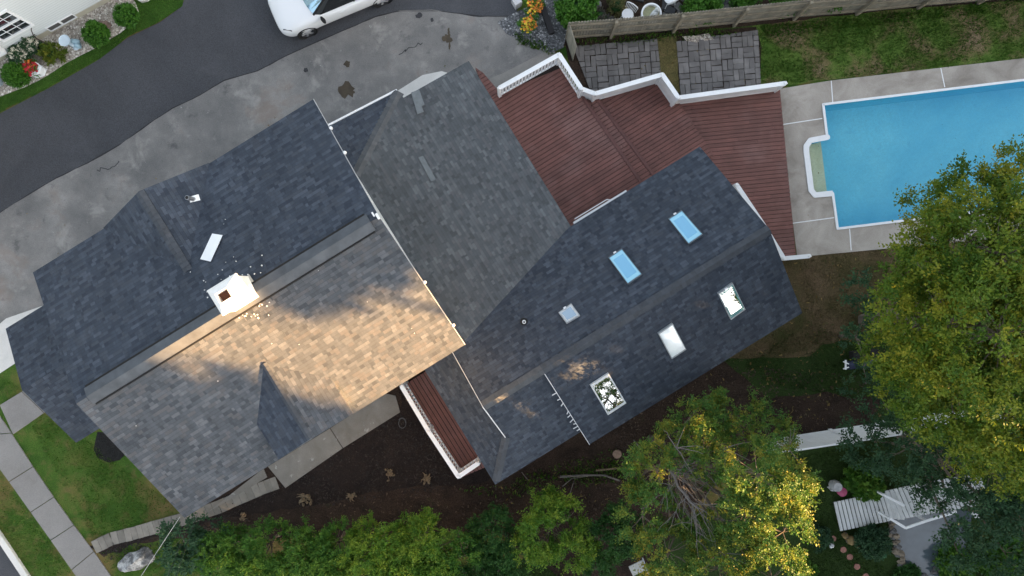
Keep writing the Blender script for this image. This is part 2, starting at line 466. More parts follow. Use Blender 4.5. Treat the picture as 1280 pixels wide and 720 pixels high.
sheet('street', PZ([(-5,668),(30,720),(60,780),(-500,1600),(-700,560)], 0)[0:5], 0.004, M_new)
mb = MB()
for a, b in (((-60,585),(0,671)), ((0,671),(34,722)), ((34,722),(110,860))):
    mb.beam(P(*a, .05), P(*b, .05), 0.22, 0.13)
tag(mb.build('street_kerb', M_conc_l), kind='structure')

# sidewalk of separate slabs
def slabs(name, quads, z, m, gap=0.012):
    mb = MB()
    for q in quads:
        q = PZ(q, 0); c = sum(q, Vector())/len(q)
        q = [c+(p-c)*(1-gap/max((p-c).length, .1)*1.4) for p in q]
        mb.prism(q, -0.05, z)
    o = mb.build(name, m)
    return tag(o, kind='structure')
M_side = mat_ground('sidewalk_concrete', [(0.3, (0.19, 0.18, 0.17)), (0.7, (0.26, 0.25, 0.24))], 0.5, fine=42, finevar=0.15, bmp=0.005, extra=[(1.1, 0.6, 0.75, (0.17, 0.15, 0.13), 0.5)])
def along(a, b, t): return (a[0]+(b[0]-a[0])*t, a[1]+(b[1]-a[1])*t)
Rg = [(-45,458),(15,541)]; q = []
LT = [(-110,445),(-30,548),(15,602),(42,641),(64,672),(90,709),(125,760),(160,810)]
RT = [(-55,442),(-3,515),(15,541),(42,583),(68,621),(93,656),(117,688),(150,735),(190,790)]
LT = [(-110,440),(-30,545),(12,602),(39,640),(64,675),(90,712),(118,752),(147,794)]
RT = [(-60,432),(15,541),(42,583),(68,621),(93,656),(118,689),(146,729),(175,771)]
slabs('sidewalk', [[LT[i], RT[i], RT[i+1], LT[i+1]] for i in range(len(LT)-1)], 0.04, M_side)
slabs('front_walk', [[(0,506),(28,489),(56,516),(17,543)], [(28,489),(60,470),(90,490),(56,516)]], 0.035, M_side)
sheet('side_path', PZ([(-90,480),(-40,438),(8,398),(60,380),(60,430),(18,455),(-20,480),(-60,510)], 0), 0.016, M_conc_l)

# soil beds
sheet('soil_bed', PZ([(115,684),(150,668),(200,655),(236,638),(300,560),(420,440),(560,440),(700,470),(760,470),(860,450),(905,452),(930,470),(960,500),(1030,490),(1100,500),(1085,540),(985,555),(900,600),(850,660),(790,720),(760,740),(700,722),(620,662),(400,672),(232,672),(170,678),(130,697)], 0), 0.008, M_litter, 0.12, 11)
sheet('dark_soil', PZ([(110,683),(150,668),(200,655),(240,640),(335,600),(350,608),(430,555),(500,515),(500,470),(640,520),(660,560),(600,604),(500,610),(430,625),(340,640),(250,655),(232,664),(160,682),(128,694)], 0), 0.014, M_soil, 0.12, 17)
sheet('mulch_patch', PZ([(122,540),(150,540),(160,565),(150,575),(136,578),(122,572),(117,562)], 0), 0.012, mat_ground('black_mulch', [(0.3, (0.008,)*3), (0.7, (0.02,)*3)], 6, fine=30, finevar=0.6, bmp=0.05), 0.05, 2)
sheet('dry_patch', PZ([(940,322),(1120,306),(1140,340),(1115,400),(1090,425),(1040,430),(1000,445),(930,450),(890,445),(900,330)], 0), 0.012, M_dry, 0.15, 23)
sheet('back_lawn', PZ([(940,30),(1100,14),(1300,-4),(1500,-20),(1500,60),(1282,73),(1180,85),(978,106),(950,108),(945,60)], 0), 0.008, mat_ground('patchy_lawn', [(0.3, (0.042, 0.098, 0.012)), (0.46, (0.090, 0.150, 0.027)), (0.56, (0.15, 0.13, 0.055)), (0.68, (0.25, 0.18, 0.11))], 0.7, fine=26, finevar=0.45, bmp=0.05), 0.05, 29)
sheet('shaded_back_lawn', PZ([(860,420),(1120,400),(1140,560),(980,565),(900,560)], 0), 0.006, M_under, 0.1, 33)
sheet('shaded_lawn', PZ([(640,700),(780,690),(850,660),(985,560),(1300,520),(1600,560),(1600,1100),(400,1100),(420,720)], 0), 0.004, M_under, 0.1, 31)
# street-side bed of the neighbouring house and its grass strip
sheet('driveway_verge', PZ([(-400,330),(-200,228),(0,140),(62,108),(125,72),(160,46),(200,27),(228,8),(236,-40),(236,-200),(120,-200),(150,-20),(0,60),(-400,250)], 0), 0.014, M_grass, 0.04, 37)
sheet('stone_bed', PZ([(-200,200),(-60,142),(0,121),(30,110),(50,100),(82,80),(120,60),(150,42),(168,27),(174,15),(170,4),(158,-12),(120,-20),(60,20),(-200,170)], 0), 0.020, M_bedst, 0.02, 41)
# rows of edging pavers and concrete slabs beside the house
mb = MB(); line = [(347,603),(325,611),(300,622),(275,633),(250,642),(225,650),(200,657),(165,667),(140,673),(118,684)]
wp = [P(*p) for p in line]; cum = 0; pts = []
for i in range(len(wp)-1):
    L = (wp[i+1]-wp[i]).length; n = max(1, round(L/0.235))
    for k in range(n): pts.append((wp[i].lerp(wp[i+1], (k+.5)/n), wp[i+1]-wp[i], L/n))
random.seed(4)
for p, d, w in pts:
    mb.rbox((p.x, p.y, .02), (w-.009, .47+random.uniform(-.012, .012), .05), math.atan2(d.y, d.x)+random.uniform(-.02, .02))
tag(mb.build('paver_edging', mat_plain('edging_paver', (0.23, 0.21, 0.18), .9, .2, 3, island=.3, bmp=.004)), kind='structure')
slabs('side_walk_slabs', [[(335,583),(413,535),(429,560),(357,610)], [(413,535),(482,491),(495,494),(501,515),(429,560)], [(260,640),(330,585),(335,596),(300,617)]], 0.05, M_walk)
# apron beside the garage wing
sheet('garage_apron', PZ([(412,165),(416,158),(498,113),(528,94),(552,89),(562,92),(560,110),(640,230),(520,260)], 0), 0.012, M_conc_l, 0)
sheet('deck_apron', PZ([(600,104),(632,90),(692,59),(693,76),(640,110),(605,125)], 0), 0.014, M_conc, 0)
sheet('gravel_bed', PZ([(622,28),(640,18),(662,8),(668,-30),(700,-60),(716,0),(712,30),(704,60),(690,66),(668,58),(650,52),(632,42)], 0), 0.018, M_gravel, 0.06, 43)
sheet('garden_soil', PZ([(700,60),(696,0),(690,-120),(1500,-150),(1500,-18),(1100,14),(945,32),(820,42),(722,52)], 0), 0.010, M_litter, 0.04, 47)
sheet('patio_sand', PZ([(706,50),(822,42),(945,34),(952,60),(950,112),(850,120),(760,128),(728,115),(712,82)], 0), 0.012, M_litter, 0.04, 53)
# paving pads: basket-weave pavers
def pad(poly, seed):
    random.seed(seed)
    mb = MB(); poly = [(p.x, p.y) for p in PZ(poly, 0)]
    ang = math.atan2(P(950,40).y-P(715,58).y, P(950,40).x-P(715,58).x)+.0
    d = Vector((math.cos(ang), math.sin(ang))); n = Vector((-d.y, d.x)); o = Vector(poly[0]); c = .40
    for i in range(-30, 40):
        for j in range(-30, 30):
            vert = (i+j) % 2
            for k in range(2):
                a, b = (c, c/2) if not vert else (c/2, c)
                x = i*c+(0 if not vert else k*c/2); y = j*c+(k*c/2 if not vert else 0)
                g = .007+random.uniform(0, .006); tw = random.uniform(-.02, .02)
                q = [o+d*(x+g+(a-2*g)*s+tw*t)+n*(y+g+(b-2*g)*t-tw*s) for s, t in ((0, 0), (1, 0), (1, 1), (0, 1))]
                q = clip_convex([(p.x, p.y) for p in q], poly)
                if len(q) > 2: mb.prism(q, 0.0, .045+random.uniform(-.008, .008))
    return tag(mb.build('paver_patio', mat_plain('grey_paver', (0.19, 0.18, 0.175), .85, .25, 2.5, island=.35, bmp=.004)), kind='structure')
pad([(716,58),(821,49),(828,112),(800,125),(741,122)], 5)
pad([(845,52),(947,38),(951,113),(851,124)], 6)
sheet('patio_gap', PZ([(821,47),(845,46),(850,116),(828,118)], 0), 0.03, mat_ground('gap_weeds', [(0.3, (0.06, 0.06, 0.02)), (0.6, (0.12, 0.10, 0.04)), (0.8, (0.16, 0.10, 0.06))], 2, fine=24, finevar=.5, bmp=.04), 0.05, 61)
sheet('sand_spill', PZ([(852,46),(885,42),(892,50),(870,54),(858,52)], 0), 0.052, M_bedst, 0.03, 67)

# pool surround
POOLC = [(974,108),(1038,101),(1176,85),(1290,72),(1460,52),(1490,275),(1000,321)]
sheet_holes('pool_deck', PZ([(970,112)]+POOLC[1:]+[(996,322)], 0), [poolw], 0.04, M_poolc)
mb = MB()
for a, b in (((1039,101),(1041,128)), ((1176,85),(1181,109)), ((976,156),(1028,148)), ((991,279),(1043,272)), ((1062,286),(1064,313)), ((1310,68),(1313,93))):
    mb.beam(P(*a, .042), P(*b, .042), .032, .006)
tag(mb.build('pool_deck_joint', M_white), kind='structure')

pool = empty('swimming_pool', P(1200, 190), 'long in-ground pool with blue liner, white coping and a cream step bay, beside the deck', 'swimming pool')
M_liner = mat_ground('blue_liner', [(0.25, (0.24, 0.76, 0.93)), (0.75, (0.32, 0.84, 0.97))], 0.35, fine=14, finevar=0.08, bmp=0.0, extra=[(0.22, 0.42, 0.66, (0.17, 0.64, 0.86), 0.7), (1.6, 0.6, 0.8, (0.14, 0.52, 0.74), 0.5), (9, 0.66, 0.72, (0.05, 0.18, 0.28), 0.7)])
mb = MB(); n = len(poolw)
mb.sheet(poolw, -1.25)
o_ = [(p.x, p.y) for p in poolw]
mb.add([(x, y, -1.25) for x, y in o_]+[(x, y, -.02) for x, y in o_], [[i, (i+1) % n, n+(i+1) % n, n+i] for i in range(n)])
mb.build('liner', M_liner, pool)
mb = MB()
def wide(i): return .20 if 1 <= i <= 6 else .085
for i in range(n):
    a, b = Vector((*o_[i], .052)), Vector((*o_[(i+1) % n], .052))
    mb.beam(a, b, wide(i), .05+.002*(i % 2))
    mb.lathe((a.x, a.y, .03), [(wide(i)/2, 0), (wide(i)/2, .046+.003*(i % 2))], 12)
mb.build('coping', M_white, pool)
mb = MB(); M_step = mat_ground('cream_step', [(0.3, (0.72, 0.68, 0.42)), (0.7, (0.86, 0.84, 0.62))], 2, fine=20, finevar=.1, bmp=0)
for k, (xa, xb, z) in enumerate(((0.02, .32, -.16), (.32, .62, -.24), (.62, .98, -.30))):
    q = [along((1009,181),(1031,175), xa), along((1009,181),(1031,175), xb), along((1016,241),(1039,240), xb), along((1016,241),(1039,240), xa)]
    mb.prism(PZ(q, 0), -1.2, z)
mb.build('pool_steps', M_step, pool)
# water: a real closed surface, fresnel reflection over tinted clear water
m, nt, b = nodes('water'); nt.nodes.remove(b)
gl = nt.nodes.new('ShaderNodeBsdfGlossy'); gl.inputs['Roughness'].default_value = .03
tr = nt.nodes.new('ShaderNodeBsdfTransparent'); tr.inputs[0].default_value = (.90, .975, .985, 1)
fr = nt.nodes.new('ShaderNodeFresnel'); fr.inputs[0].default_value = 1.33
bp = nt.nodes.new('ShaderNodeBump'); bp.inputs['Strength'].default_value = .25; bp.inputs['Distance'].default_value = .03
nt.links.new(noise_(nt, geopos(nt), 3.2, 4), bp.inputs['Height'])
nt.links.new(bp.outputs[0], gl.inputs['Normal']); nt.links.new(bp.outputs[0], fr.inputs['Normal'])
ms = nt.nodes.new('ShaderNodeMixShader')
nt.links.new(fr.outputs[0], ms.inputs[0]); nt.links.new(tr.outputs[0], ms.inputs[1]); nt.links.new(gl.outputs[0], ms.inputs[2])
nt.links.new(ms.outputs[0], nt.nodes['Material Output'].inputs[0])
sheet('pool_water', poolw, -.12, m)
M_water = m

# pond
m = mat_plain('pond_water', (0.075, 0.095, 0.11), .12, .25, 1.5, spec=.9)
sheet('pond_water', PZ([(1112,650),(1135,640),(1180,632),(1215,640),(1212,665),(1200,700),(1185,730),(1150,735),(1132,712),(1118,682)], 0), .03, m, .05, 71)

# ================================================================ HOUSE
SH_N = mat_shingle('shingle_blue_grey', (0.025, 0.033, 0.048), (0.036, 0.046, 0.063), (0.060, 0.072, 0.094), (0.046, 0.055, 0.071), stain=.10)  # same shingle as the next, bluish dark of the shade painted into its tone
SH_S = mat_shingle('shingle_lit_tone', (0.046, 0.053, 0.062), (0.066, 0.073, 0.083), (0.102, 0.109, 0.119), (0.084, 0.085, 0.090), stain=.10)  # lit copy of that shingle, light from the sunward sky painted into its tone
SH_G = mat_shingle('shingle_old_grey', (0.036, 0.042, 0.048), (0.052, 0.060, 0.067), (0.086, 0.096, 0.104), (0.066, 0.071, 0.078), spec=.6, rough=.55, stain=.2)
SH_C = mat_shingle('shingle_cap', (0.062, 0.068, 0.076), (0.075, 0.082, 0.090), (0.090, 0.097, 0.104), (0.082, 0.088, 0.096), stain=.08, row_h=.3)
M_siding = mat_plain('pale_siding', (0.62, 0.64, 0.64), .6, .05, 1)
M_dark = mat_plain('dark_gap', (0.01, 0.01, 0.01), .9, .2)
M_metal = mat_plain('grey_metal', (0.30, 0.31, 0.32), .4, .2, metallic=.7)
M_alu = mat_plain('white_aluminium', (0.72, 0.73, 0.74), .4, .05)
M_glassdark = mat_plain('house_window_glass', (0.02, 0.025, 0.03), .05, .2, spec=1.0)

house = empty('shingled_house', H(-6.5, 3.3, 0), 'large house of joined wings under dark grey shingle roofs, filling the middle of the picture', 'house')

ZE, ZR = 6.2, 7.6; VR, VE0, VE1 = 3.33, -.65, 7.30; UL, UR = -11.0, -1.93
k1 = (ZR-ZE)/(VR-VE0)
def zmain(v): return ZR-abs(v-VR)*(ZR-ZE)/(VR-VE0)
up = MB(); lo = MB(); 
# upper slope (split in two slopes: facing the driveway, facing the garden)
roof_face(up, [H(UL, VE1, ZE), H(UR, VE1, ZE), H(UR, VR, ZR), H(UL, VR, ZR)], U)
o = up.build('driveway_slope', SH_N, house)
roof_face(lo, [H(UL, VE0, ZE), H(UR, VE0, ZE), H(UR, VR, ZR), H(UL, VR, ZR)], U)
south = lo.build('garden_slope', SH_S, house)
# cross gable towards the driveway
gz = 7.06; gu0, gu1, gm = -8.70, -5.30, -7.0
vj = VE1-(gz-ZE)/k1
g = MB(); e = .012
roof_face(g, [H(gm, VE1+.02, gz), H(gm, vj, gz), H(gu0, VE1-.01, ZE+e), H(gu0, VE1+.02, ZE+e)], V)
roof_face(g, [H(gm, VE1+.02, gz), H(gm, vj, gz), H(gu1, VE1-.01, ZE+e), H(gu1, VE1+.02, ZE+e)], V)
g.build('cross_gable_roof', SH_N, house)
# small gable towards the garden
dz = 7.04; dm, dh = -6.60, 1.18; de = 6.60
vtop = VR-(ZR-dz)/k1; vc = VR-(ZR-de)/k1
for s, mm in ((-1, SH_N), (1, SH_S)):  # shaded and lit copies of one shingle on the two sides
    g = MB()
    roof_face(g, [H(dm, VE0+.06, dz), H(dm, vtop, dz), H(dm+s*dh, vc, de), H(dm+s*dh, VE0+.02, de)], V, .06)
    g.build('dormer_slope', mm, house)
g = MB()   # dormer face and cheeks
for s in (-1, 1):
    g.add([H(dm+s*(dh-.1), VE0+.15, ZE), H(dm+s*(dh-.1), vc, de-.06), H(dm+s*(dh-.1), VE0+.15, de-.06)], [(0, 1, 2)])
g.add([H(dm-dh+.1, VE0+.15, ZE), H(dm+dh-.1, VE0+.15, ZE), H(dm+dh-.1, VE0+.15, de-.03), H(dm, VE0+.15, dz-.08), H(dm-dh+.1, VE0+.15, de-.03)], [(0, 1, 2, 3, 4)])
g.build('dormer_wall', M_siding, house)
# entry porch roof at the left end
pm, pz, pe = 4.92, 5.3, 4.5
for (va, s, mm) in ((6.95, 1, SH_N), (2.93, -1, SH_N)):
    g = MB(); roof_face(g, [H(-13.58, va, pe), H(-10.6, va, pe), H(-10.6, pm, pz), H(-13.58, pm, pz)], U)
    g.build('porch_slope', mm, house)
# ridge vent and caps
g = MB()
for s in (-1, 1):
    roof_face(g, [H(UL+.35, VR, ZR+.055), H(UR-.25, VR, ZR+.055), H(UR-.25, VR+s*.235, ZR-.235*k1+.05), H(UL+.35, VR+s*.235, ZR-.235*k1+.05)], V, .035)
g.build('ridge_vent', mat_plain('ridge_vent_cap', (0.072, 0.080, 0.090), .8, .25, 3, bmp=.004), house)
for s in (-1, 1):
    g = MB(); g.beam(H(UL+.4, VR+s*.262, ZR-.262*k1+.03), H(UR-.3, VR+s*.262, ZR-.262*k1+.03), .045, .05)
    g.build('vent_slot', M_dark, house)
def cap(a, b, w=.30, name='hip_cap', z=.03, mat=None, n=Vector((0, 0, 1))):
    a, b = Vector(a)+n*z, Vector(b)+n*z; d = b-a; L = d.length; d /= L; side = Vector((0, 0, 1)).cross(d).normalized()
    mb = MB(); k = int(L/.145)+1
    for i in range(k):
        p = a+d*(L*i/k); q = a+d*min(L, L*(i+1)/k+.02)
        for s in (-1, 1):
            t = .016 if True else 0
            vs = [p+Vector((0, 0, .004)), q+Vector((0, 0, .018)), q+side*s*w/2-Vector((0, 0, .055*w/.3-.012)), p+side*s*w/2-Vector((0, 0, .055*w/.3))]
            dn = Vector((0, 0, .012))
            mb.add(vs+[v-dn for v in vs], [(0, 1, 2, 3), (7, 6, 5, 4), (0, 4, 5, 1), (1, 5, 6, 2), (2, 6, 7, 3), (3, 7, 4, 0)])
    return mb.build(name, mat or M_cap, house)
M_cap = mat_plain('cap_shingle', (0.078, 0.084, 0.092), .8, .15, 8, island=.22, bmp=.004)
M_cap2 = mat_plain('blue_cap_shingle', (0.055, 0.062, 0.074), .8, .15, 8, island=.25, bmp=.004)
cap(H(gm, VE1, gz), H(gm, vj, gz), .24, mat=M_cap2)
cap(H(dm, VE0+.08, dz), H(dm, vtop, dz), .16, mat=M_cap2)

# garage wing: nearly flat roof falling towards the deck, hip end towards the driveway
ZG = 3.0
gE = 2.66; gu_w = -2.3; kg = .12
def zg(u): return ZG+kg*(gE-u)
kk = lambda x, y, z: (P(x, y, z).dot(U), P(x, y, z).dot(V))
hx, hv = kk(499,117,ZG); _, v2 = kk(586,76,ZG)
tq = kk(448,213,3.55); hend = (gu_w, tq[1]-.1)
rear_v = .70
g = MB()
# stepped eave: outer part up to v2, hip start at hx
roof_face(g, [H(hx+.05, v2, zg(hx)), H(gE, v2, ZG), H(gE, -.6, ZG), H(gu_w, -1.6, zg(gu_w)), H(gu_w, hend[1], zg(gu_w)), H(hx, hv, zg(hx)+.0)], V, .12)
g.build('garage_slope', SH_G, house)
g = MB()
c0 = kk(415,160,3.0)
roof_face(g, [H(hx, hv, zg(hx)-.0), H(gu_w, hend[1]+.0, zg(gu_w)), H(gu_w, c0[1], zg(hx)-.02)], U, .10)
g.build('garage_hip_end', SH_N, house)
cap(H(hx+.02, hv-.03, zg(hx)), H(gu_w, hend[1], zg(gu_w)), .36, 'hip_cap', .035, M_cap)
# replaced shingle strips on the garage slope
M_strip = mat_plain('pale_replacement_shingle', (0.125, 0.142, 0.152), .8, .15, 8, bmp=.003)
def strip(pts, name='shingle_patch', zz=.035, mat=None):
    mb = MB(); q = []
    for x, y in pts:
        z = 3.2
        for _ in range(5): p = P(x, y, z); z = zg(p.dot(U))
        q.append(Vector((p.x, p.y, z+zz)))
    roof_face(mb, q, V, .012); return mb.build(name, mat or M_strip, house)
strip([(514,116),(524,112),(531,131),(527,133),(530,140),(522,143)]); strip([(523,197),(529,195),(545,224),(539,227)])

# rear wing
ZRR = 4.4; RV = -2.58; RE0 = -5.55; RE1 = .70; RR = 7.54
kU = (ZRR-ZG)/(RE1-RV); kL = (ZRR-ZG)/(RV-RE0)
RS = kk(678,462,4.4)[0]         # where the lower slope steps
LU = -2.62                      # left rake of the rear gable
g = MB()
roof_face(g, [H(LU, RE1, ZG+.01), H(RR, RE1, ZG+.01), H(RR, RV, ZRR), H(LU, RV, ZRR)], U, .12)
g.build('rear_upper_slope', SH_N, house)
g = MB()
roof_face(g, [H(RS, RE0-.05, ZG), H(RR, RE0-.05, ZG), H(RR, RV, ZRR), H(RS, RV, ZRR)], U, .12)
g.build('rear_lower_slope', SH_N, house)
KZ = .09                        # the left piece lies a little lower
vL = kk(700,555,ZG)[1]; vL = kk(722,543,ZG)[1]
SK = -3.80
kz = (ZRR-KZ-2.93)/(RV-vL)
def zl(v): return ZRR-KZ-(RV-v)*kz
vh = -3.88
g = MB()
roof_face(g, [H(RS, RV, ZRR-KZ), H(LU, RV, ZRR-KZ), H(LU, vh, zl(vh)), H(SK, vL, zl(vL)), H(RS, vL, zl(vL))], U, .10)
g.build('rear_small_slope', SH_N, house)
g = MB(); zs = zl(vh)
roof_face(g, [H(SK, -.25, zl(vL)), H(LU+.0, -.25, zs), H(LU, vh, zs), H(SK, vL, zl(vL))], V, .10)
g.build('skirt_slope', SH_N, house)
cap(H(LU, vh, zs), H(SK, vL, zl(vL)).lerp(H(LU, vh, zs), .08), .26, 'hip_cap', .03, M_cap2)
cap(H(RS, RV, ZRR), H(RR, RV, ZRR), .30, 'ridge_cap', .03, M_cap2)
cap(H(LU, RV, ZRR-.01), H(RS, RV, ZRR-.01), .30, 'ridge_cap', .03, M_cap)
# drip edges (thin white metal)
M_drip = mat_plain('drip_metal', (0.45, 0.45, 0.45), .5, .1)
g = MB()
for a, b in ((H(UR+.012, VE1, ZE+.005), H(UR+.012, VR, ZR+.005)), (H(UR+.012, VE0, ZE+.005), H(UR+.012, VR, ZR+.005))):
    g = MB(); g.beam(a-Vector((0, 0, .015)), b-Vector((0, 0, .015)), .014, .03); g.build('drip_edge', M_drip, house)
for a, b, w in ((H(LU-.014, -.5, zs+.02), H(LU-.014, RV, ZRR+.005), .012), (H(LU-.016, RV, ZRR+.005), H(LU-.016, vh+.02, zs+.03), .024), (H(RS-.012, RV-.12, ZRR-.045), H(RS-.012, RE0-.05, ZG+.005), .018)):
    g = MB(); g.beam(a, b, w, .05); g.build('drip_edge', M_alu, house)
g = MB()
g.beam(H(gu_w, c0[1]+.05, zg(hx)-.06), H(hx, hv+.05, zg(hx)-.06), .06, .10)
g.build('gutter', M_alu, house)
# nail boots and blobs along the rake, white shingle scraps beside the step
random.seed(12)
for u_, v_ in ((UR+.02, VE1-1.05), (UR+.02, 5.4), (UR+.02, 1.35), (UR+.02, -.02)):
    z = zmain(v_)
    g = MB(); g.lathe(H(u_+.02, v_, z-.06), [(.045, 0), (.045, .07), (.02, .09)], 10); g.build('rake_bracket', M_alu, house)
g = MB(); g.ubox(H(UR-.02, VR+.02, ZR+.02), (.06, .16, .08)); g.ubox(H(UR-.09, VR+.12, ZR+.03), (.04, .12, .04))
g.build('rake_bracket', M_alu, house)
for t, l in ((.02, .30), (.30, .17), (.38, .12), (.44, .12), (.55, .10), (.60, .14), (.66, .16), (.72, .10), (.76, .18), (.80, .12)):
    p = H(RS, RV, ZRR).lerp(H(RS, RE0, ZG), t)
    g = MB(); g.beam(p+U*(-.02)+Vector((0, 0, -.03)), p-U*l+V*random.uniform(-.06, .04)+Vector((0, 0, -.03)), .025, .03); g.build('flashing_scrap', M_alu, house)


# walls
def wallbox(u0, u1, v0, v1, z1, gable=None):
    mb = MB(); a, b, c, d = H(u0, v0, 0), H(u1, v0, 0), H(u1, v1, 0), H(u0, v1, 0)
    mb.prism([a, b, c, d], 0, z1)
    if gable:
        vm, zm = gable
        for uu in (u0, u1):
            mb.add([H(uu, v0, z1), H(uu, v1, z1), H(uu, vm, zm), H(uu+.02, v0, z1), H(uu+.02, v1, z1), H(uu+.02, vm, zm)], [(0, 1, 2), (5, 4, 3), (0, 3, 4, 1), (1, 4, 5, 2), (2, 5, 3, 0)])
    return mb
wallbox(UL+.35, UR-.35, VE0+.4, VE1-.4, ZE-.1, (VR, ZR-.12)).build('wall', M_siding, house)
wallbox(gu_w+.7, gE-.35, RE1-.2, v2-.35, ZG-.15).build('wall', M_siding, house)
wallbox(LU+.25, RR-.3, RE0+.75, RE1-.35, ZG-.15, (RV, ZRR-.2)).build('wall', M_siding, house)
for v_ in (6.5, 3.15):
    g = MB(); g.ubox(H(-12.95, v_, pe/2), (.16, .16, pe-.1)); g.build('porch_post', M_white, house)
g = MB(); g.prism([H(-13.1, 2.95, 0), H(-10.66, 2.95, 0), H(-10.66, 6.7, 0), H(-13.1, 6.7, 0)], 0, .3); g.build('porch_floor', M_conc, house)
def house_window(c, face, w=.9, h=1.3):
    """face: outward unit vector"""
    t = Vector((0, 0, 1)).cross(face); ang = math.atan2(t.y, t.x)
    f = MB()
    for s in (-1, 1):
        f.rbox(c+t*s*(w/2+.05)+face*.02, (.1, .08, h+.2), ang); f.rbox(c+Vector((0, 0, s*(h/2+.05)))+face*.02, (w, .08, .1), ang)
    f.rbox(c+face*.022, (w, .05, .05), ang)
    fo = f.build('window', M_white, house)
    p = MB(); p.rbox(c+face*.01, (w, .03, h), ang); p.build('pane', M_glassdark, fo)
for u_ in (-9.5, -7, -4): house_window(H(u_, VE0+.4, 4.6), -V); house_window(H(u_, VE0+.4, 1.7), -V); house_window(H(u_, VE1-.4, 4.6), V)
for v_ in (1.2, 4.9): house_window(H(UL+.35, v_, 4.9 if v_ < 2 else 5.4), -U, .8, .9)
for u_ in (0, 3.5, 6): house_window(H(u_, RE0+.75, 1.6), -V)
house_window(H(5.2, RE1-.35, 1.8), V, 1.6, 1.2)
house_window(H(UR-.35, -.1+.8, 5.2), U, .6, .8)

# chimney
def ray_on(px, py, zf, z0=5):
    z = z0
    for _ in range(12): p = P(px, py, z); z = zf(p)
    return Vector((p.x, p.y, z))
fm = lambda p: zmain(p.dot(V))
chp = P(287, 368, 8.25)
cu, cv = chp.dot(U), chp.dot(V)
M_chim = mat_plain('white_painted_brick', (0.78, 0.77, 0.74), .7, .06, 8, bmp=.01)
g = MB(); g.ubox(H(cu+.02, cv, 7.7), (.72, .62, 1.02)); ch = g.build('chimney', M_chim, house)
g = MB(); M = Matrix.Rotation(A, 3, 'Z')
hw, hh, fl = .41, .36, .11
def R4(a, b, z, du=0, dv=0): return [H(cu+x*a+du, cv+y*b+dv, z) for x, y in ((-1, -1), (1, -1), (1, 1), (-1, 1))]
rings = [R4(hw, hh, 8.20), R4(hw, hh, 8.30), R4(hw-.05, hh-.05, 8.34), R4(.17, .14, 8.40, -.09, .02), R4(.15, .12, 8.40, -.09, .02), R4(.15, .12, 8.0, -.09, .02)]
vs = [p for r in rings for p in r]; fs = [[3, 2, 1, 0]]+[[i*4+k, i*4+(k+1) % 4, (i+1)*4+(k+1) % 4, (i+1)*4+k] for i in range(5) for k in range(4)]
g.add(vs, fs); capm = g.build('chimney_cap', M_chim, ch)
g = MB(); g.ubox(H(cu-.09, cv+.02, 8.1), (.28, .22, .3)); g.build('flue', mat_plain('sooty_flue', (0.06, 0.025, 0.015), .9, .4, 20), ch)
# flashing pan and loose cement
for pts in ([(272,395),(284,386),(290,394),(276,401)], [(300,352),(312,343),(318,352),(306,362)]):
    g = MB(); q = [ray_on(x, y, fm, 7.5)+Vector((0, 0, .05)) for x, y in pts]; roof_face(g, q, U, .03); g.build('chimney_flashing', mat_plain('worn_flashing', (0.46, 0.42, 0.36), .6, .1, 5), house)
random.seed(8)
g = MB()
for _ in range(85):
    x = random.gauss(288, 22); y = random.gauss(362, 22)
    if random.random() < .4: x, y = random.gauss(308, 16), random.gauss(385, 10)
    p = ray_on(x, y, fm, 7.4); s = random.uniform(.012, .035)
    g.box(p+Vector((0, 0, .02)), (s, s*random.uniform(.5, 1.5), .02), Matrix.Rotation(random.random()*3, 3, 'Z'))
for _ in range(26):
    x, y = random.uniform(60, 560), random.uniform(150, 600)
    p = ray_on(x, y, fm, 7.4)
    if UL+.3 < p.dot(U) < UR-.2 and VE0+.3 < p.dot(V) < VE1-.3:
        s = random.uniform(.010, .018); g.box(p+Vector((0, 0, .015)), (s, s, .02))
tag(g.build('roof_debris', M_chim), kind='stuff')
g = MB()
q = [ray_on(x, y, fm, 7.2)+Vector((0, 0, .04)) for x, y in ((266,292),(279,294),(264,327),(251,324))]; roof_face(g, q, U, .012)
tag(g.build('white_sheet', M_white), 'small white rectangular board lying loose on the dark roof slope above the chimney', 'board')
# plumbing vents
fg = lambda p: (gz-abs(p.dot(U)-gm)*(gz-ZE)/1.7)
c = ray_on(242, 249, fg, 6.8)
g = MB(); g.tube([c-Vector((0, 0, .05)), c+Vector((-.02, .0, .34))], .06, 12); vp = g.build('vent_pipe', M_metal, house)
g = MB(); g.tube([c+Vector((-.022, 0, .33)), c+Vector((-.022, .0, .345))], .045, 12); g.build('pipe_mouth', M_dark, vp)
g = MB(); q = [Vector((x, y, fg(Vector((x, y, 0)))+.025)) for x, y in ((c.x-.06, c.y-.10), (c.x+.16, c.y-.02), (c.x+.10, c.y+.14), (c.x-.09, c.y+.06))]; roof_face(g, q, U, .015); g.build('vent_flashing', M_white, vp)
fu = lambda p: ZG+.01+(RE1-p.dot(V))*kU
c = ray_on(655, 402, fu, 3.6)
g = MB(); g.tube([c-Vector((0, 0, .05)), c+Vector((0, 0, .28))], .055, 14); vp = g.build('vent_pipe', M_white, house)
g = MB(); g.tube([c+Vector((0, 0, .275)), c+Vector((0, 0, .285))], .032, 12); g.build('pipe_mouth', M_dark, vp)
g = MB(); g.lathe(c, [(.12, -.04), (.12, .03), (.07, .06)], 16); g.build('vent_boot', M_dark, vp)

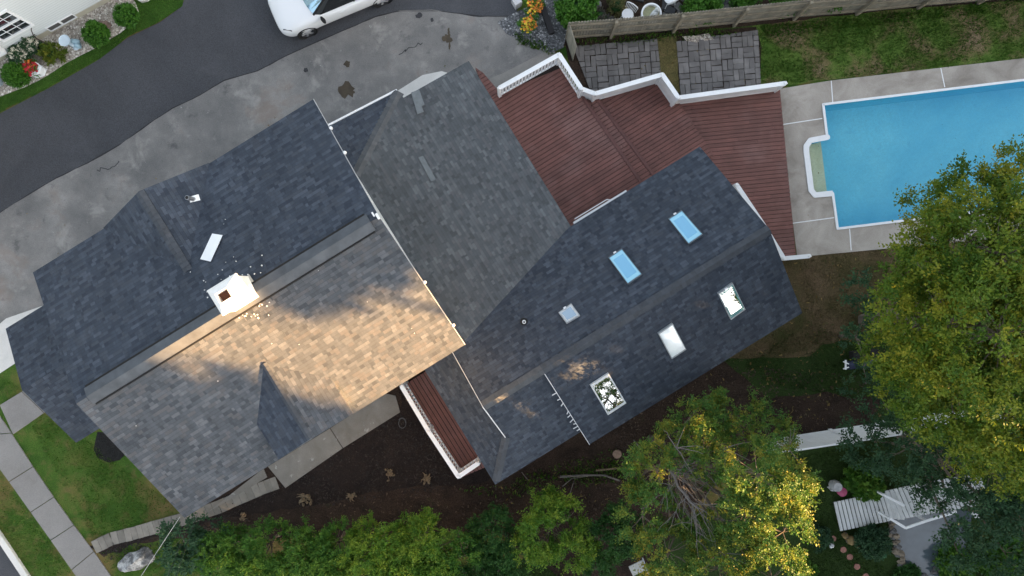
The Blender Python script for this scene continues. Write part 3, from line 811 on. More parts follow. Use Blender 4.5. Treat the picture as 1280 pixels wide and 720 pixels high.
# skylights
fl_ = lambda p: ZRR-(RV-p.dot(V))*kL
def mat_sky(name, col, gloss, rough=.02, tint=(1, 1, 1)):
    m, nt, b = nodes(name)
    b.inputs['Base Color'].default_value = (*col, 1); b.inputs['Roughness'].default_value = .3
    g_ = nt.nodes.new('ShaderNodeBsdfGlossy'); g_.inputs[0].default_value = (*tint, 1); g_.inputs['Roughness'].default_value = rough
    ms = nt.nodes.new('ShaderNodeMixShader'); ms.inputs[0].default_value = gloss
    nt.links.new(b.outputs[0], ms.inputs[1]); nt.links.new(g_.outputs[0], ms.inputs[2]); nt.links.new(ms.outputs[0], nt.nodes['Material Output'].inputs[0])
    return m
SK_blue = mat_sky('skylight_sky_blue_tone', (0.10, 0.38, 0.60), .30, tint=(.6, .85, 1))  # blue of the reflected sky put into the pane's base colour
SK_rim = mat_sky('skylight_sky_rim_tone', (0.24, 0.58, 0.74), .25, .1, tint=(.7, .9, 1))  # lighter border, sky reflection painted around the shaded inside
SK_mirror = mat_sky('skylight_mirror_glass', (0.02, 0.06, 0.055), .85)
SK_white = mat_sky('skylight_painted_glare', (0.90, 0.96, 0.97), .2, .05)  # reflection of bright sky painted as a white base colour
SK_grey = mat_sky('skylight_grey_glass', (0.16, 0.26, 0.34), .35, .05, tint=(.8, .9, 1))
M_frame = mat_plain('skylight_frame', (0.09, 0.11, 0.13), .5, .1, metallic=.3)
def skylight(corners, zf, glass, rimmat, frame=M_frame, label=None, inset=.12, rise=.10):
    q = [ray_on(x, y, lambda p: zf(p)+rise, 3.8) for x, y in corners]
    c = sum(q, Vector())/4
    nrm = (q[1]-q[0]).cross(q[2]-q[0]).normalized()
    if nrm.z < 0: nrm = -nrm
    def ring(k, dz): return [c+(p-c)*k+nrm*dz for p in q]
    r = [ring(1.0, -.16), ring(1.0, 0), ring(.93, .004), ring(.93, -.03)]
    mb = MB(); mb.add([p for x in r for p in x], [[i*4+j, i*4+(j+1) % 4, (i+1)*4+(j+1) % 4, (i+1)*4+j] for i in range(3) for j in range(4)]+[[3, 2, 1, 0]])
    s = mb.build('skylight', frame, house, label=label)
    k0 = .93; k1_ = .93-inset*2
    mb = MB(); mb.add(ring(k0, -.014)+ring(k1_, -.012), [[i, (i+1) % 4, 4+(i+1) % 4, 4+i] for i in range(4)]); mb.build('glass_border', rimmat, s)
    mb = MB(); mb.add(ring(k1_, -.014), [(0, 1, 2, 3)]); mb.build('pane', glass, s)
    if inset > .08:
        top = (q[0]+q[1])/2; mb = MB(); mb.ubox(top+nrm*.02, (.09, .05, .04)); mb.build('latch', M_alu, s)
    return s
skylight([(835,273),(852,262),(879,293),(861,305.5)], fu, SK_blue, SK_rim, label='blue skylight nearest the deck')
skylight([(760,321.5),(777,310),(803,343),(785,355.5)], fu, SK_blue, SK_rim, label='blue skylight on the upper rear slope')
skylight([(698,390.5),(714,379),(725,394),(708,404)], fu, SK_grey, mat_plain('pale_rim', (.5, .54, .56), .4), mat_plain('pale_frame', (.30, .32, .34), .5), label='small square grey skylight', inset=.12)
MW = mat_plain('white_skylight_frame', (.66, .68, .68), .4)
M_fr2 = mat_plain('grey_skylight_frame', (.30, .33, .34), .4)
skylight([(898,367),(916,354),(932,387),(914,400)], fl_, SK_mirror, mat_sky('teal_rim', (.16, .42, .42), .4), M_fr2, label='teal skylight reflecting trees', inset=.10)
skylight([(823,417),(841,404.5),(858,437),(840,449)], fl_, SK_white, mat_plain('white_border', (.8, .84, .84), .3), M_fr2, label='bright white skylight', inset=.03)
skylight([(738,482),(761,467),(783,504),(760,519)], fl_, SK_mirror, MW, MW, label='white framed skylight with dark glass', inset=.03)

# low gutter and leaning rail by the deck
g = MB(); a = ray_on(717, 279, lambda p: 2.86, 3); b = ray_on(783, 239, lambda p: 2.86, 3)
g.beam(a, b, .08, .08); g.beam(a+V*.10+U*.1, a.lerp(b, .66)+V*.10, .025, .03); g.beam(a.lerp(b, .66)+V*.10, a.lerp(b, .72), .025, .03)
g.build('gutter', M_alu, house)

# ================================================================ DECKS AND FENCES
M_deck = mat_plain('red_brown_deck_board', (0.165, 0.066, 0.053), .6, .18, 2.2, island=.22, bmp=.003)
nt = M_deck.node_tree; b = nt.nodes['Principled BSDF']
old = b.inputs['Base Color'].links[0].from_socket
f = noise_(nt, geopos(nt), .55, 5, .6)
k = ramp(nt, f, [(0.50, (0, 0, 0)), (0.75, (.5,)*3)])
nt.links.new(mix(nt, k, old, (0.20, 0.13, 0.12)), b.inputs['Base Color'])
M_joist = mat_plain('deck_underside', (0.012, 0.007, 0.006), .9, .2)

def rail(par, pts_px, z0, zt, style, ends=(True, True), name='railing', nb=None):
    """pts given at the height of the top rail"""
    q = [P(x, y, zt) for x, y in pts_px]; root = None
    for i in range(len(q)-1):
        a, b = q[i], q[i+1]; d = (b-a); L = d.length; d.normalize(); ang = math.atan2(d.y, d.x)
        g = MB(); g.beam(a-Vector((0, 0, .02)), b-Vector((0, 0, .02)), .15, .045+.002*i)
        rl = g.build('top_rail', M_white, par)
        g = MB(); g.beam(Vector((a.x, a.y, z0+.08)), Vector((b.x, b.y, z0+.08)), .05, .07); g.build('bottom_rail', M_white, par)
        if style == 'panel':
            g = MB(); g.beam(Vector((a.x, a.y, (z0+zt)/2)), Vector((b.x, b.y, (z0+zt)/2)), .03, zt-z0-.1)
            g.build('rail_panel', M_white, par)
        else:
            m = max(1, int(L/.125)); src = None
            for k in range(1, m):
                p = a.lerp(b, k/m); g = None
                if src is None:
                    g = MB(); g.rbox((0, 0, (z0+zt)/2+.02), (.045, .045, zt-z0-.12), ang)
                    src = g.build('baluster', M_white); bo = src
                else: bo = src.copy(); C.objects.link(bo)
                bo.location = (p.x, p.y, 0)
                bo.parent = par; bo.matrix_parent_inverse = par.matrix_world.inverted()
    for i, p in enumerate(q):
        g = MB(); g.lathe((p.x, p.y, z0), [(.075, -.2), (.075, zt-z0+.02), (.05, zt-z0+.04)], 4, Matrix.Rotation(A+math.pi/4, 3, 'Z')); g.build('post', M_white, par)

deck = empty('backyard_deck', P(780, 160), 'wide red brown board deck in three levels between the house and the pool', 'deck')
bpy.context.view_layer.update()
ZA, ZS, ZB, ZC = .75, .60, .45, .30
def platform(poly, z, ang, name='deck_level', w=.130):
    q = PZ(poly, z)
    g = MB(); boards(g, [(p.x, p.y) for p in q], ang, w, .015, z-.03, z, 4.2)
    o = g.build(name, M_deck, deck)
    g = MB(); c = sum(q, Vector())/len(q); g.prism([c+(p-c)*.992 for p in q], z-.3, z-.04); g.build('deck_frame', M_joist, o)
    return o
random.seed(21)
platform([(594,84),(604,91),(632,124),(622,140),(604,110)], ZA-.2, A, 'deck_step')
platform([(596,128),(618,119),(697,78),(726,118),(808,237),(730,330)], ZA, A)
platform([(726,118),(743,119),(824,228),(808,237)], ZS, A, 'deck_step')
platform([(743,119),(829,99),(848,126),(892,194),(824,232)], ZB, A)
angC = math.atan2(P(995,318).y-P(975,113).y, P(995,318).x-P(975,113).x)+math.pi/2
platform([(848,126),(975,112),(995,319),(984,322),(950,335),(850,190)], ZC, angC)
for (a_, b_, z_) in (((726,118), (808,237), ZA), ((743,119), (824,228), ZS)):
    g = MB(); g.beam(P(*a_, z_+.004), P(*b_, z_+.004), .11, .035); g.build('step_shadow_strip', mat_plain('step_shadow_board', (.105, .040, .034), .6, .2, 3), deck)  # dark strips on the step edges, painted in place of their shadow line
    g = MB(); g.beam(P(*a_, z_-.09), P(*b_, z_-.09), .06, .10); g.build('step_riser', M_joist, deck)
rail(deck, [(624,110),(699,68),(727,111)], ZA, ZA+.95, 'bal')
rail(deck, [(727,111),(744,117),(828,93),(848,122)], ZB, ZB+1.0, 'panel')
rail(deck, [(848,122),(982,104)], ZC, ZC+.95, 'panel')
rail(deck, [(921,231),(953,279),(980,323)], ZC, ZC+.95, 'panel')
rail(deck, [(980,323),(1012,320)], ZC-.2, ZC+.8, 'panel')

balc = empty('side_porch', P(560, 540), 'narrow red brown porch with white baluster railing beside the dark soil', 'porch')
bpy.context.view_layer.update()
zb = .7
q = PZ([(497,478),(528,462),(622,602),(590,602),(572,600)], zb)
g = MB(); boards(g, [(p.x, p.y) for p in PZ([(501,484),(555,450),(640,570),(576,597)], zb)], A+math.pi/2, .126, .022, zb-.03, zb)
o = g.build('porch_floor', M_deck, balc)
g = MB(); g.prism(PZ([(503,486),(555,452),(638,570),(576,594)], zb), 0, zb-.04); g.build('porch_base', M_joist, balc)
rail(balc, [(502,483),(536,540),(573,596),(598,579)], zb, zb+.95, 'bal')

# weathered board fence behind the patio
M_wood = mat_plain('weathered_fence_board', (0.27, 0.25, 0.20), .85, .22, 5, island=.28, bmp=.004)
M_woodr = mat_plain('weathered_rail', (0.24, 0.21, 0.155), .85, .2, 5, bmp=.004)
fence = empty('board_fence', P(950, 33), 'weathered grey wooden picket fence behind the paving', 'fence')
bpy.context.view_layer.update()
HF = 1.6
FP = [(706,50),(763,46),(841,39),(917,31),(992,23),(1070,17),(1147,9),(1222,3),(1300,-5),(1380,-14)]
random.seed(31)
for i in range(len(FP)-1):
    a, b = P(*FP[i]), P(*FP[i+1]); d = (b-a); L = d.length; d.normalize(); nrm = Vector((-d.y, d.x, 0)); ang = math.atan2(d.y, d.x)
    g = MB(); n = int(L/.102)
    for k in range(n):
        p = a.lerp(b, (k+.5)/n); h = HF+random.uniform(-.02, .01)
        w = .088; t = .018
        pts = [(-w/2, 0), (w/2, 0), (w/2, h-.05), (0, h), (-w/2, h-.05)]
        vs = [p+d*x+nrm*(.03+s*t)+Vector((0, 0, z)) for s in (0, 1) for x, z in pts]
        g.add(vs, [(0, 1, 2, 3, 4), (9, 8, 7, 6, 5)]+[[j, (j+1) % 5, 5+(j+1) % 5, 5+j] for j in range(5)])
    g.build('picket_panel', M_wood, fence)
    g = MB()
    for z in (.25, .85, 1.35): g = MB(); g.beam(a+Vector((0, 0, z)), b+Vector((0, 0, z)), .045, .09); g.build('fence_rail', M_woodr, fence)
for i in range(1, len(FP)):
    a = P(*FP[i]); g = MB(); g.rbox(a+Vector((0, -.05, HF/2-.05)), (.10, .10, HF-.02), .1); g.build('fence_post', M_woodr, fence)
g = MB(); a, b = P(708,50), P(716,76); d = (b-a).normalized(); n = 8
for k in range(n):
    p = a.lerp(b, (k+.5)/n); g.rbox(p+Vector((0, 0, HF/2-.05)), (.098, .02, HF-.12), math.atan2(d.y, d.x))
g.build('picket_panel', M_wood, fence)

# white vinyl fence under the trees
vf = empty('white_vinyl_fence', P(1060, 536), 'white vinyl privacy fence running between the two broad trees', 'fence')
bpy.context.view_layer.update()
HV = 1.75; VP = [(945,552),(1037,538),(1102,528),(1165,519),(1228,510),(1290,501)]
for i in range(len(VP)-1):
    a, b = P(*VP[i]), P(*VP[i+1]); d = (b-a).normalized(); L = (b-a).length; ang = math.atan2(d.y, d.x)
    g = MB(); n = int(L/.15)
    for k in range(n): g.rbox(a.lerp(b, (k+.5)/n)+Vector((0, 0, HV/2)), (L/n-.008, .03, HV-.1), ang)
    g.build('vinyl_panel', M_white, vf)
    for z in (.1, HV): g = MB(); g.beam(a+Vector((0, 0, z)), b+Vector((0, 0, z)), .06, .12); g.build('vinyl_rail', M_white, vf)
for x, y in VP:
    a = P(x, y); g = MB(); g.rbox(a+Vector((0, 0, HV/2)), (.13, .13, HV+.12), .1); g.lathe(a+Vector((0, 0, HV+.07)), [(.11, 0), (.11, .03), (.02, .09)], 4, Matrix.Rotation(math.pi/4+.1, 3, 'Z')); g.build('vinyl_post', M_white, vf)

# ================================================================ NEIGHBOURING HOUSE
nh = empty('neighbor_house', P(30, 0), 'white clapboard house with a gridded window and cream foundation at the picture corner', 'house')
bpy.context.view_layer.update()
a, b = P(-260,222), P(150,-4); wd = (b-a).normalized(); wn_ = Vector((wd.y, -wd.x, 0))
if wn_.dot(P(200,100)-a) < 0: wn_ = -wn_
wang = math.atan2(wd.y, wd.x); L = (b-a).length
m, nt, bs = nodes('clapboard')
pz = geopos(nt); sp = nt.nodes.new('ShaderNodeSeparateXYZ'); nt.links.new(pz, sp.inputs[0])
fr_ = math_(nt, 'FRACT', math_(nt, 'DIVIDE', sp.outputs[2], .11))
bs.inputs['Roughness'].default_value = .5
nt.links.new(ramp(nt, fr_, [(0.0, (0.30, 0.32, 0.33)), (0.10, (0.60, 0.63, 0.63)), (1, (0.66, 0.69, 0.69))]), bs.inputs['Base Color'])
bump(nt, bs, math_(nt, 'SUBTRACT', 1.0, fr_), .8, .02)
inner = -wn_*9
g = MB(); g.prism([a, b, b+inner, a+inner], .32, 5.4); g.build('wall', m, nh)
g = MB(); off = wn_*.0; g.prism([a-wn_*.03, b-wn_*.03-wd*.03, b+inner, a+inner], 0, .33); g.build('foundation', mat_plain('cream_foundation', (0.50, 0.47, 0.37), .8, .12, 2, bmp=.003), nh)
g = MB(); mid = a.lerp(b, .5)-wn_*4.5
za, zr_ = 5.4, 7.6
for s, e1, e2 in ((1, a+wn_*.35, b+wn_*.35), (-1, a+inner-wn_*.35, b+inner-wn_*.35)):
    ra, rb = a-wn_*4.5, b-wn_*4.5
    roof_face(g, [e1-wd*.3+Vector((0, 0, za)), e2+wd*.3+Vector((0, 0, za)), rb+wd*.3+Vector((0, 0, zr_)), ra-wd*.3+Vector((0, 0, zr_))], wd, .1)
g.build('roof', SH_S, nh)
def wall_at(px, py, z): 
    p = P(px, py, z); t = (p-a).dot(wd); return a+wd*t
def n_window(bl, br, z0, z1, cols, rows, name='window', split=False):
    p0, p1 = wall_at(*bl, z0), wall_at(*br, z0); w = (p1-p0).length
    c = (p0+p1)/2; t = .075 if split else .035; dp = .06 if split else .03
    f = MB()
    for p in (p0, p1): f.rbox(Vector((p.x, p.y, (z0+z1)/2))+wn_*.03, (t, dp, z1-z0+t), wang)
    for z in (z0, z1): f.rbox(Vector((c.x, c.y, z))+wn_*.035, (w-t, dp, t), wang)
    if split: f.rbox(Vector((c.x, c.y, (z0+z1)/2))+wn_*.035, (w-t, .08, .06), wang)
    fo = f.build(name, M_white, nh)
    m = MB()
    for k in range(1, cols): p = p0.lerp(p1, k/cols); m.rbox(Vector((p.x, p.y, (z0+z1)/2))+wn_*.025, (.014, .02, z1-z0-t), wang)
    if rows > 1:
        for k in range(1, rows): m.rbox(Vector((c.x, c.y, z0+(z1-z0)*k/rows))+wn_*.027, (w-t, .018, .014), wang)
    if m.v: m.build('glazing_bar', M_white, fo)
    g = MB(); g.rbox(Vector((c.x, c.y, (z0+z1)/2))+wn_*.008, (w-t, .02, z1-z0-t), wang); g.build('pane', M_glassdark if split else mat_plain('vent_screen', (.08, .08, .075), .8), fo)
n_window((6,54),(42,33), 1.0, 2.25, 3, 4, split=True)
n_window((66,43),(81,35), .22, .50, 1, 1); n_window((82,34),(98,25), .22, .50, 1, 1)
n_window((-120,122),(-85,102), 1.05, 2.15, 3, 4, split=True)
g = MB(); p = wall_at(4, 70, .6); g.rbox(p+wn_*.12+Vector((0, 0, .85)), (.34, .2, .5), wang); g.rbox(p+wn_*.12+Vector((0, 0, 1.12)), (.38, .24, .04), wang); g.build('meter_box', M_white, nh)
g = MB(); q = PZ([(150,-6),(168,-2),(178,4),(186,2),(200,-12),(180,-30)], 0); g.prism(q, 0, .16); g.build('door_step', M_conc_l, nh)

# ================================================================ VEGETATION
def quads_mesh(name, verts, var, mat, par=None):
    n = len(verts)//4
    me = bpy.data.meshes.new(name)
    me.vertices.add(n*4); me.loops.add(n*4); me.polygons.add(n)
    me.vertices.foreach_set('co', verts.astype(np.float32).ravel())
    me.loops.foreach_set('vertex_index', np.arange(n*4, dtype=np.int32))
    me.polygons.foreach_set('loop_start', np.arange(0, n*4, 4, dtype=np.int32))
    me.polygons.foreach_set('loop_total', np.full(n, 4, dtype=np.int32))
    at = me.attributes.new('leafvar', 'FLOAT', 'FACE'); at.data.foreach_set('value', var.astype(np.float32))
    me.update(calc_edges=True); me.materials.append(mat)
    o = bpy.data.objects.new(name, me); C.objects.link(o)
    return parent(o, par)
def norm(a): return a/np.maximum(np.linalg.norm(a, axis=-1, keepdims=True), 1e-6)
def sprigs(rng, c, d, twigs, leaves, tl, ls, lw, spread=.8, droop=.15, up=.7):
    """leafy sprigs: from every cluster centre twigs fan out, with leaves on both sides of each"""
    n = len(c)
    td = norm(d[:, None, :]+rng.normal(0, spread, (n, twigs, 3)))
    td[..., 2] -= droop; td = norm(td)
    L = tl*rng.uniform(.6, 1.25, (n, twigs, 1, 1))
    t = (np.arange(leaves)+.6)/leaves
    pos = c[:, None, None, :]+td[:, :, None, :]*L*t[None, None, :, None]
    pos = pos+rng.normal(0, tl*.05, pos.shape)
    upv = np.array([0, 0, 1.0])+rng.normal(0, .5, (n, twigs, 3))
    side = norm(np.cross(td, upv))
    sg = np.where(np.arange(leaves) % 2 == 0, 1.0, -1.0)[None, None, :, None]
    ax = norm(td[:, :, None, :]*.7+side[:, :, None, :]*sg*.9+rng.normal(0, .3, pos.shape))
    nn = np.array([0, 0, up])+rng.normal(0, .55, pos.shape)+d[:, None, None, :]*.35
    wd_ = norm(np.cross(nn, ax))
    s = (ls*rng.uniform(.65, 1.3, pos.shape[:3]))[..., None]
    p0 = pos; p2 = pos+ax*s; w = wd_*(s*lw/2)
    p1 = pos+ax*s*.5+w; p3 = pos+ax*s*.5-w
    v = np.stack([p0, p1, p2, p3], axis=-2).reshape(-1, 3)
    var = (rng.uniform(0, .55, (n, 1, 1))+rng.uniform(0, .25, (n, twigs, 1))+rng.uniform(0, .2, (n, twigs, leaves))).ravel()
    return v, var
def lobe_points(rng, lobes, dens, holes=(), lo=.62, below=-.45):
    cs, ds = [], []
    for (c, r) in lobes:
        c = np.array(c); n = int(dens*r*r)
        d = norm(rng.normal(0, 1, (n, 3))); d = d[d[:, 2] > below]
        rr = r*rng.uniform(lo, 1.08, (len(d), 1))
        p = c+d*rr*np.array([1, 1, .78])
        keep = np.ones(len(p), bool)
        nz = np.array([noise.noise(Vector(q)*(1.5)) for q in p]); keep &= nz > -.16
        for (c2, r2) in lobes:
            if np.allclose(c, np.array(c2)): continue
            keep &= np.linalg.norm((p-np.array(c2))/np.array([1, 1, .78]), axis=1) > r2*.55
        for (hc, hr) in holes: keep &= ~((np.linalg.norm(p[:, :2]-np.array(hc)[:2], axis=1) < hr) & (rng.uniform(0, 1, len(p)) < .9))
        cs.append(p[keep]); ds.append(d[keep])
    return np.concatenate(cs), np.concatenate(ds)

M_bark = mat_plain('bark', (0.13, 0.105, 0.08), .9, .3, 9, bmp=.01)
M_deadwood = mat_plain('grey_dead_wood', (0.125, 0.112, 0.104), .9, .2, 9)
M_leafbig = mat_leaf('maple_leaf', [(0.2, (0.034, 0.090, 0.010)), (0.42, (0.085, 0.155, 0.014)), (0.6, (0.18, 0.22, 0.018)), (0.82, (0.36, 0.31, 0.03))])
M_leafmid = mat_leaf('turning_leaf', [(0.15, (0.030, 0.095, 0.018)), (0.45, (0.065, 0.150, 0.026)), (0.62, (0.16, 0.20, 0.026)), (0.9, (0.40, 0.27, 0.03))])  # real orange-yellow tips, yellow end also raised to carry sunlit gold
M_leafdark = mat_leaf('blue_green_leaf', [(0.2, (0.022, 0.062, 0.030)), (0.6, (0.045, 0.105, 0.046)), (0.9, (0.095, 0.145, 0.04))])
M_hedge = mat_leaf('cedar_leaf', [(0.2, (0.024, 0.090, 0.013)), (0.5, (0.062, 0.160, 0.019)), (0.85, (0.15, 0.24, 0.028))])
M_hedgeb = mat_leaf('golden_cedar_leaf', [(0.15, (0.030, 0.105, 0.012)), (0.45, (0.085, 0.19, 0.018)), (0.75, (0.22, 0.30, 0.03))])
M_hedged = mat_leaf('dark_shrub_leaf', [(0.2, (0.016, 0.062, 0.014)), (0.6, (0.036, 0.110, 0.022)), (0.9, (0.08, 0.16, 0.03))])
M_box = mat_leaf('boxwood_leaf', [(0.2, (0.030, 0.110, 0.010)), (0.6, (0.060, 0.170, 0.016)), (0.9, (0.12, 0.24, 0.03))], .2)

def limb(g, a, b, r0, r1, rng, bend=.12, n=5):
    a, b = Vector(a), Vector(b); L = (b-a).length; pts = []
    o = Vector(rng.normal(0, bend*L, 3).tolist()); o.z = abs(o.z)*.4
    for i in range(n+1):
        t = i/n; pts.append(a.lerp(b, t)+o*math.sin(t*math.pi)*.6+Vector(rng.normal(0, .02*L, 3).tolist())*(0 < i < n))
    g.tube(pts, [r0+(r1-r0)*i/n for i in range(n+1)], 6); return pts
def tree(name, base, lobes, label, cat, mat, seed, dens=90, twigs=6, leaves=8, tl=.34, ls=.11, lw=.55, tr=.16, group=None, holes=(), twig_step=9, extra=None, barkm=None, below=-.45):
    rng = np.random.default_rng(seed)
    root = empty(name, base, label, cat, group)
    bpy.context.view_layer.update()
    cs, ds = lobe_points(rng, lobes, dens, holes, below=below)
    cen = np.mean([l[0] for l in lobes], axis=0); fork = Vector((base[0]*.7+cen[0]*.3, base[1]*.7+cen[1]*.3, max(.4, cen[2]*.45)))
    g = MB(); limb(g, base-Vector((0, 0, .1)), fork, tr, tr*.75, rng, .04); g.build('trunk', barkm or M_bark, root)
    g = MB()
    for c, r in lobes:
        limb(g, fork, c, tr*.45, tr*.16, rng)
        near = np.argsort(np.linalg.norm(cs-np.array(c), axis=1))[:max(4, int(dens*r*r*.6))]
        for k in near[::twig_step]: limb(g, c, cs[k], tr*.08+.003, .004, rng, .08, 4)
    g.build('branches', barkm or M_bark, root)
    v, var = sprigs(rng, cs, ds, twigs, leaves, tl, ls, lw)
    quads_mesh('crown', v, var, mat, root)
    if extra: extra(root, rng, cs)
    return root
def PL(lst): return [(tuple(P(x, y, z)), r) for x, y, z, r in lst]

BIG = PL([(1165,265,5.5,.8),(1222,262,6.5,1.15),(1300,245,7,1.35),(1150,335,5.6,.72),(1190,330,7.5,1.5),(1255,320,8.2,1.7),(1330,330,8.4,1.9),
  (1148,405,5.8,.95),(1185,410,8,1.6),(1250,420,9,1.8),(1330,420,9,2.0),(1148,470,6.2,.95),(1190,480,7.6,1.4),(1262,500,8,1.6),(1330,520,8,1.8),
  (1225,545,6.8,1.05),(1290,560,6.8,1.4),(1120,440,4.6,.8)])
tree('broadleaf_tree', P(1080, 400), BIG, 'huge green tree with yellow sunlit tips overhanging the pool at the right edge', 'tree', M_leafbig, 1, dens=150, twigs=7, leaves=9, tl=.38, ls=.088, tr=.26, twig_step=12)
LOW = PL([(1090,545,3.0,.95),(1135,560,3.6,1.1),(1185,575,4,1.1),(1240,590,4.2,1.3),(1300,600,4.2,1.5),(1215,640,4.2,.95),(1275,650,4.2,1.3),(1105,505,2.6,.7),(1195,685,3.2,.6),(1160,610,3.6,.6),(1255,690,3.4,.7)])
tree('understory_tree', P(1120, 540), LOW, 'dark blue green shade tree between the white fence and the footbridge', 'tree', M_leafdark, 2, dens=110, twigs=6, leaves=8, tl=.32, ls=.10, tr=.14, twig_step=12)
tree('understory_tree', P(1050, 420), PL([(1085,365,2.8,.7),(1090,430,3.0,.75),(1082,480,2.6,.7),(1110,390,3.2,.8)]), 'low dark sapling at the left foot of the huge tree beside the dry grass', 'tree', M_leafdark, 22, dens=80, twigs=6, leaves=7, tl=.3, ls=.10, tr=.06, twig_step=12)

MID = PL([(865,535,3.9,1.0),(922,528,3.6,.95),(962,550,3.7,.75),(822,590,4.8,.85),(880,570,4.7,.9),(948,592,6.1,.95),(985,612,5.6,.75),(803,645,4.6,.8),
  (835,690,4.5,1.0),(932,640,5.5,.8),(978,665,5.9,.9),(900,710,4.9,1.1),(965,722,5.7,.95),(800,600,4,.55),(880,500,3.6,.6),(850,640,4.3,.75),(925,685,5.0,.75)])
def dead(root, rng, cs):
    g = MB()
    a = P(835, 585, 5.0); b = P(872, 635, 5.3)
    limb(g, a, b, .045, .028, rng, .05)
    for k in range(20):
        t = rng.uniform(.05, 1.0); p = a.lerp(b, t)
        ang = math.atan2(-(700-590), (930-838))+rng.normal(0, .8); L = rng.uniform(.5, 1.4)
        e = p+Vector((math.cos(ang)*L, math.sin(ang)*L, rng.uniform(-.3, .15)))
        pts = limb(g, p, e, .015, .004, rng, .07)
        for _ in range(4):
            q = pts[rng.integers(1, 5)]; a2 = ang+rng.normal(0, .7)
            limb(g, q, q+Vector((math.cos(a2)*.6, math.sin(a2)*.6, rng.uniform(-.1, .2))), .010, .004, rng, .1, 3)
    g.build('bare_branches', M_deadwood, root)
    for (x, y, s) in ((965,600,1), (905,560,.8), (845,560,.8), (985,560,.7), (900,690,.8)):
        p = P(x, y, 5.3); g = MB()
        for k in range(5):
            ang = rng.uniform(0, 6.28); limb(g, p, p+Vector((math.cos(ang)*s*.9, math.sin(ang)*s*.9, .3)), .016, .005, rng, .1, 4)
        g.build('bare_branches', M_deadwood, root)
tree('turning_tree', P(812, 548), MID, 'leafy tree with bare grey branches in its middle and golden sunlit right side', 'tree', M_leafmid, 3, dens=200, twigs=7, leaves=9, tl=.28, ls=.072, tr=.15, twig_step=10, extra=dead, holes=[((P(872, 625, 5.3)), .6), ((P(845, 600, 5.3)), .4)])

# cedar hedge along the bottom: every shrub on its own
HG = 'cedar shrubs of the hedge along the bottom'
hl = [(282,690,2.0,.9,'first cedar shrub of the hedge right of the leafy bush, partly out of frame'),(335,684,2.1,.9,'cedar shrub of the hedge below the tan soil clump near the slabs'),(378,690,2.3,.95,'cedar shrub of the hedge below the second root clump'),
 (418,682,2.2,.9,'cedar shrub of the hedge at the left of its brightest stretch'),(472,680,2.4,.95,'bright yellow green cedar shrub in the middle of the hedge'),(528,676,2.4,.95,'bright cedar shrub of the hedge just left of the darker stretch'),
 (572,682,2.2,.8,'cedar shrub of the hedge beside its darkest gap'),(614,662,1.8,.75,'dark cedar shrub directly below the rear roof corner')]
hl += [(640,690,1.7,.8,'dark cedar shrub at the right end of the hedge beside the broad bush'),(598,704,1.8,.7,'dim cedar shrub of the hedge left of the broad bush, near the open lawn'),(392,722,2.2,.8,'front cedar shrub of the hedge at the bottom edge, leftmost of the front ones'),(450,720,2.3,.85,'front cedar shrub of the hedge at the bottom edge, below the bright middle one'),(505,718,2.3,.8,'front cedar shrub of the hedge at the bottom edge, brightest yellow green'),(552,712,2.2,.7,'front cedar shrub of the hedge at the bottom edge beside the open lawn')]
for i, (x, y, z, r, lb) in enumerate(hl):
    c = P(x, y, z*.62)
    rngh = random.Random(i)
    lob = [((c.x, c.y, z*.62), r)]+[((c.x+rngh.uniform(-.6, .6), c.y+rngh.uniform(-.8, .5), z*.62+rngh.uniform(-.2, .5)), r*rngh.uniform(.4, .6)) for _ in range(6)]
    tree('cedar_shrub', Vector((c.x, c.y, 0)), lob, lb, 'shrub', M_hedged if i in (7, 8, 9) else (M_hedgeb if i in (4, 5, 11, 12, 13) else M_hedge), 40+i, dens=300, twigs=6, leaves=9, tl=.24, ls=.068, lw=.6, tr=.06, group=HG, twig_step=30, below=-.2)
tree('leafy_shrub', P(690, 655), PL([(690,655,1.7,1.0),(670,680,1.6,.7),(715,680,1.7,.75),(680,640,1.5,.7),(650,690,1.1,.6),(708,650,2.0,.6)]), 'broad mid green bush at the right end of the hedge', 'shrub', M_hedgeb, 61, dens=300, twigs=6, leaves=8, tl=.26, ls=.08, tr=.07, twig_step=25, below=-.2)
tree('leafy_shrub', P(765, 675), PL([(762,672,1.5,.85),(748,695,1.3,.6),(785,668,1.5,.6),(768,650,1.3,.6)]), 'dark green bush between the hedge end and the turning tree', 'shrub', M_hedged, 62, dens=280, twigs=6, leaves=8, tl=.24, ls=.085, tr=.07, twig_step=25, below=-.2)
tree('leafy_shrub', P(230, 675), PL([(228,672,1.4,.62),(213,688,1.3,.5),(250,690,1.4,.6),(262,660,1.2,.4),(222,700,1.1,.55),(275,668,1.2,.4)]), 'broad leaved bush beside the grey boulder under the cable', 'shrub', M_leafdark, 63, dens=150, twigs=5, leaves=7, tl=.28, ls=.12, lw=.6, tr=.05, twig_step=25, below=-.2)

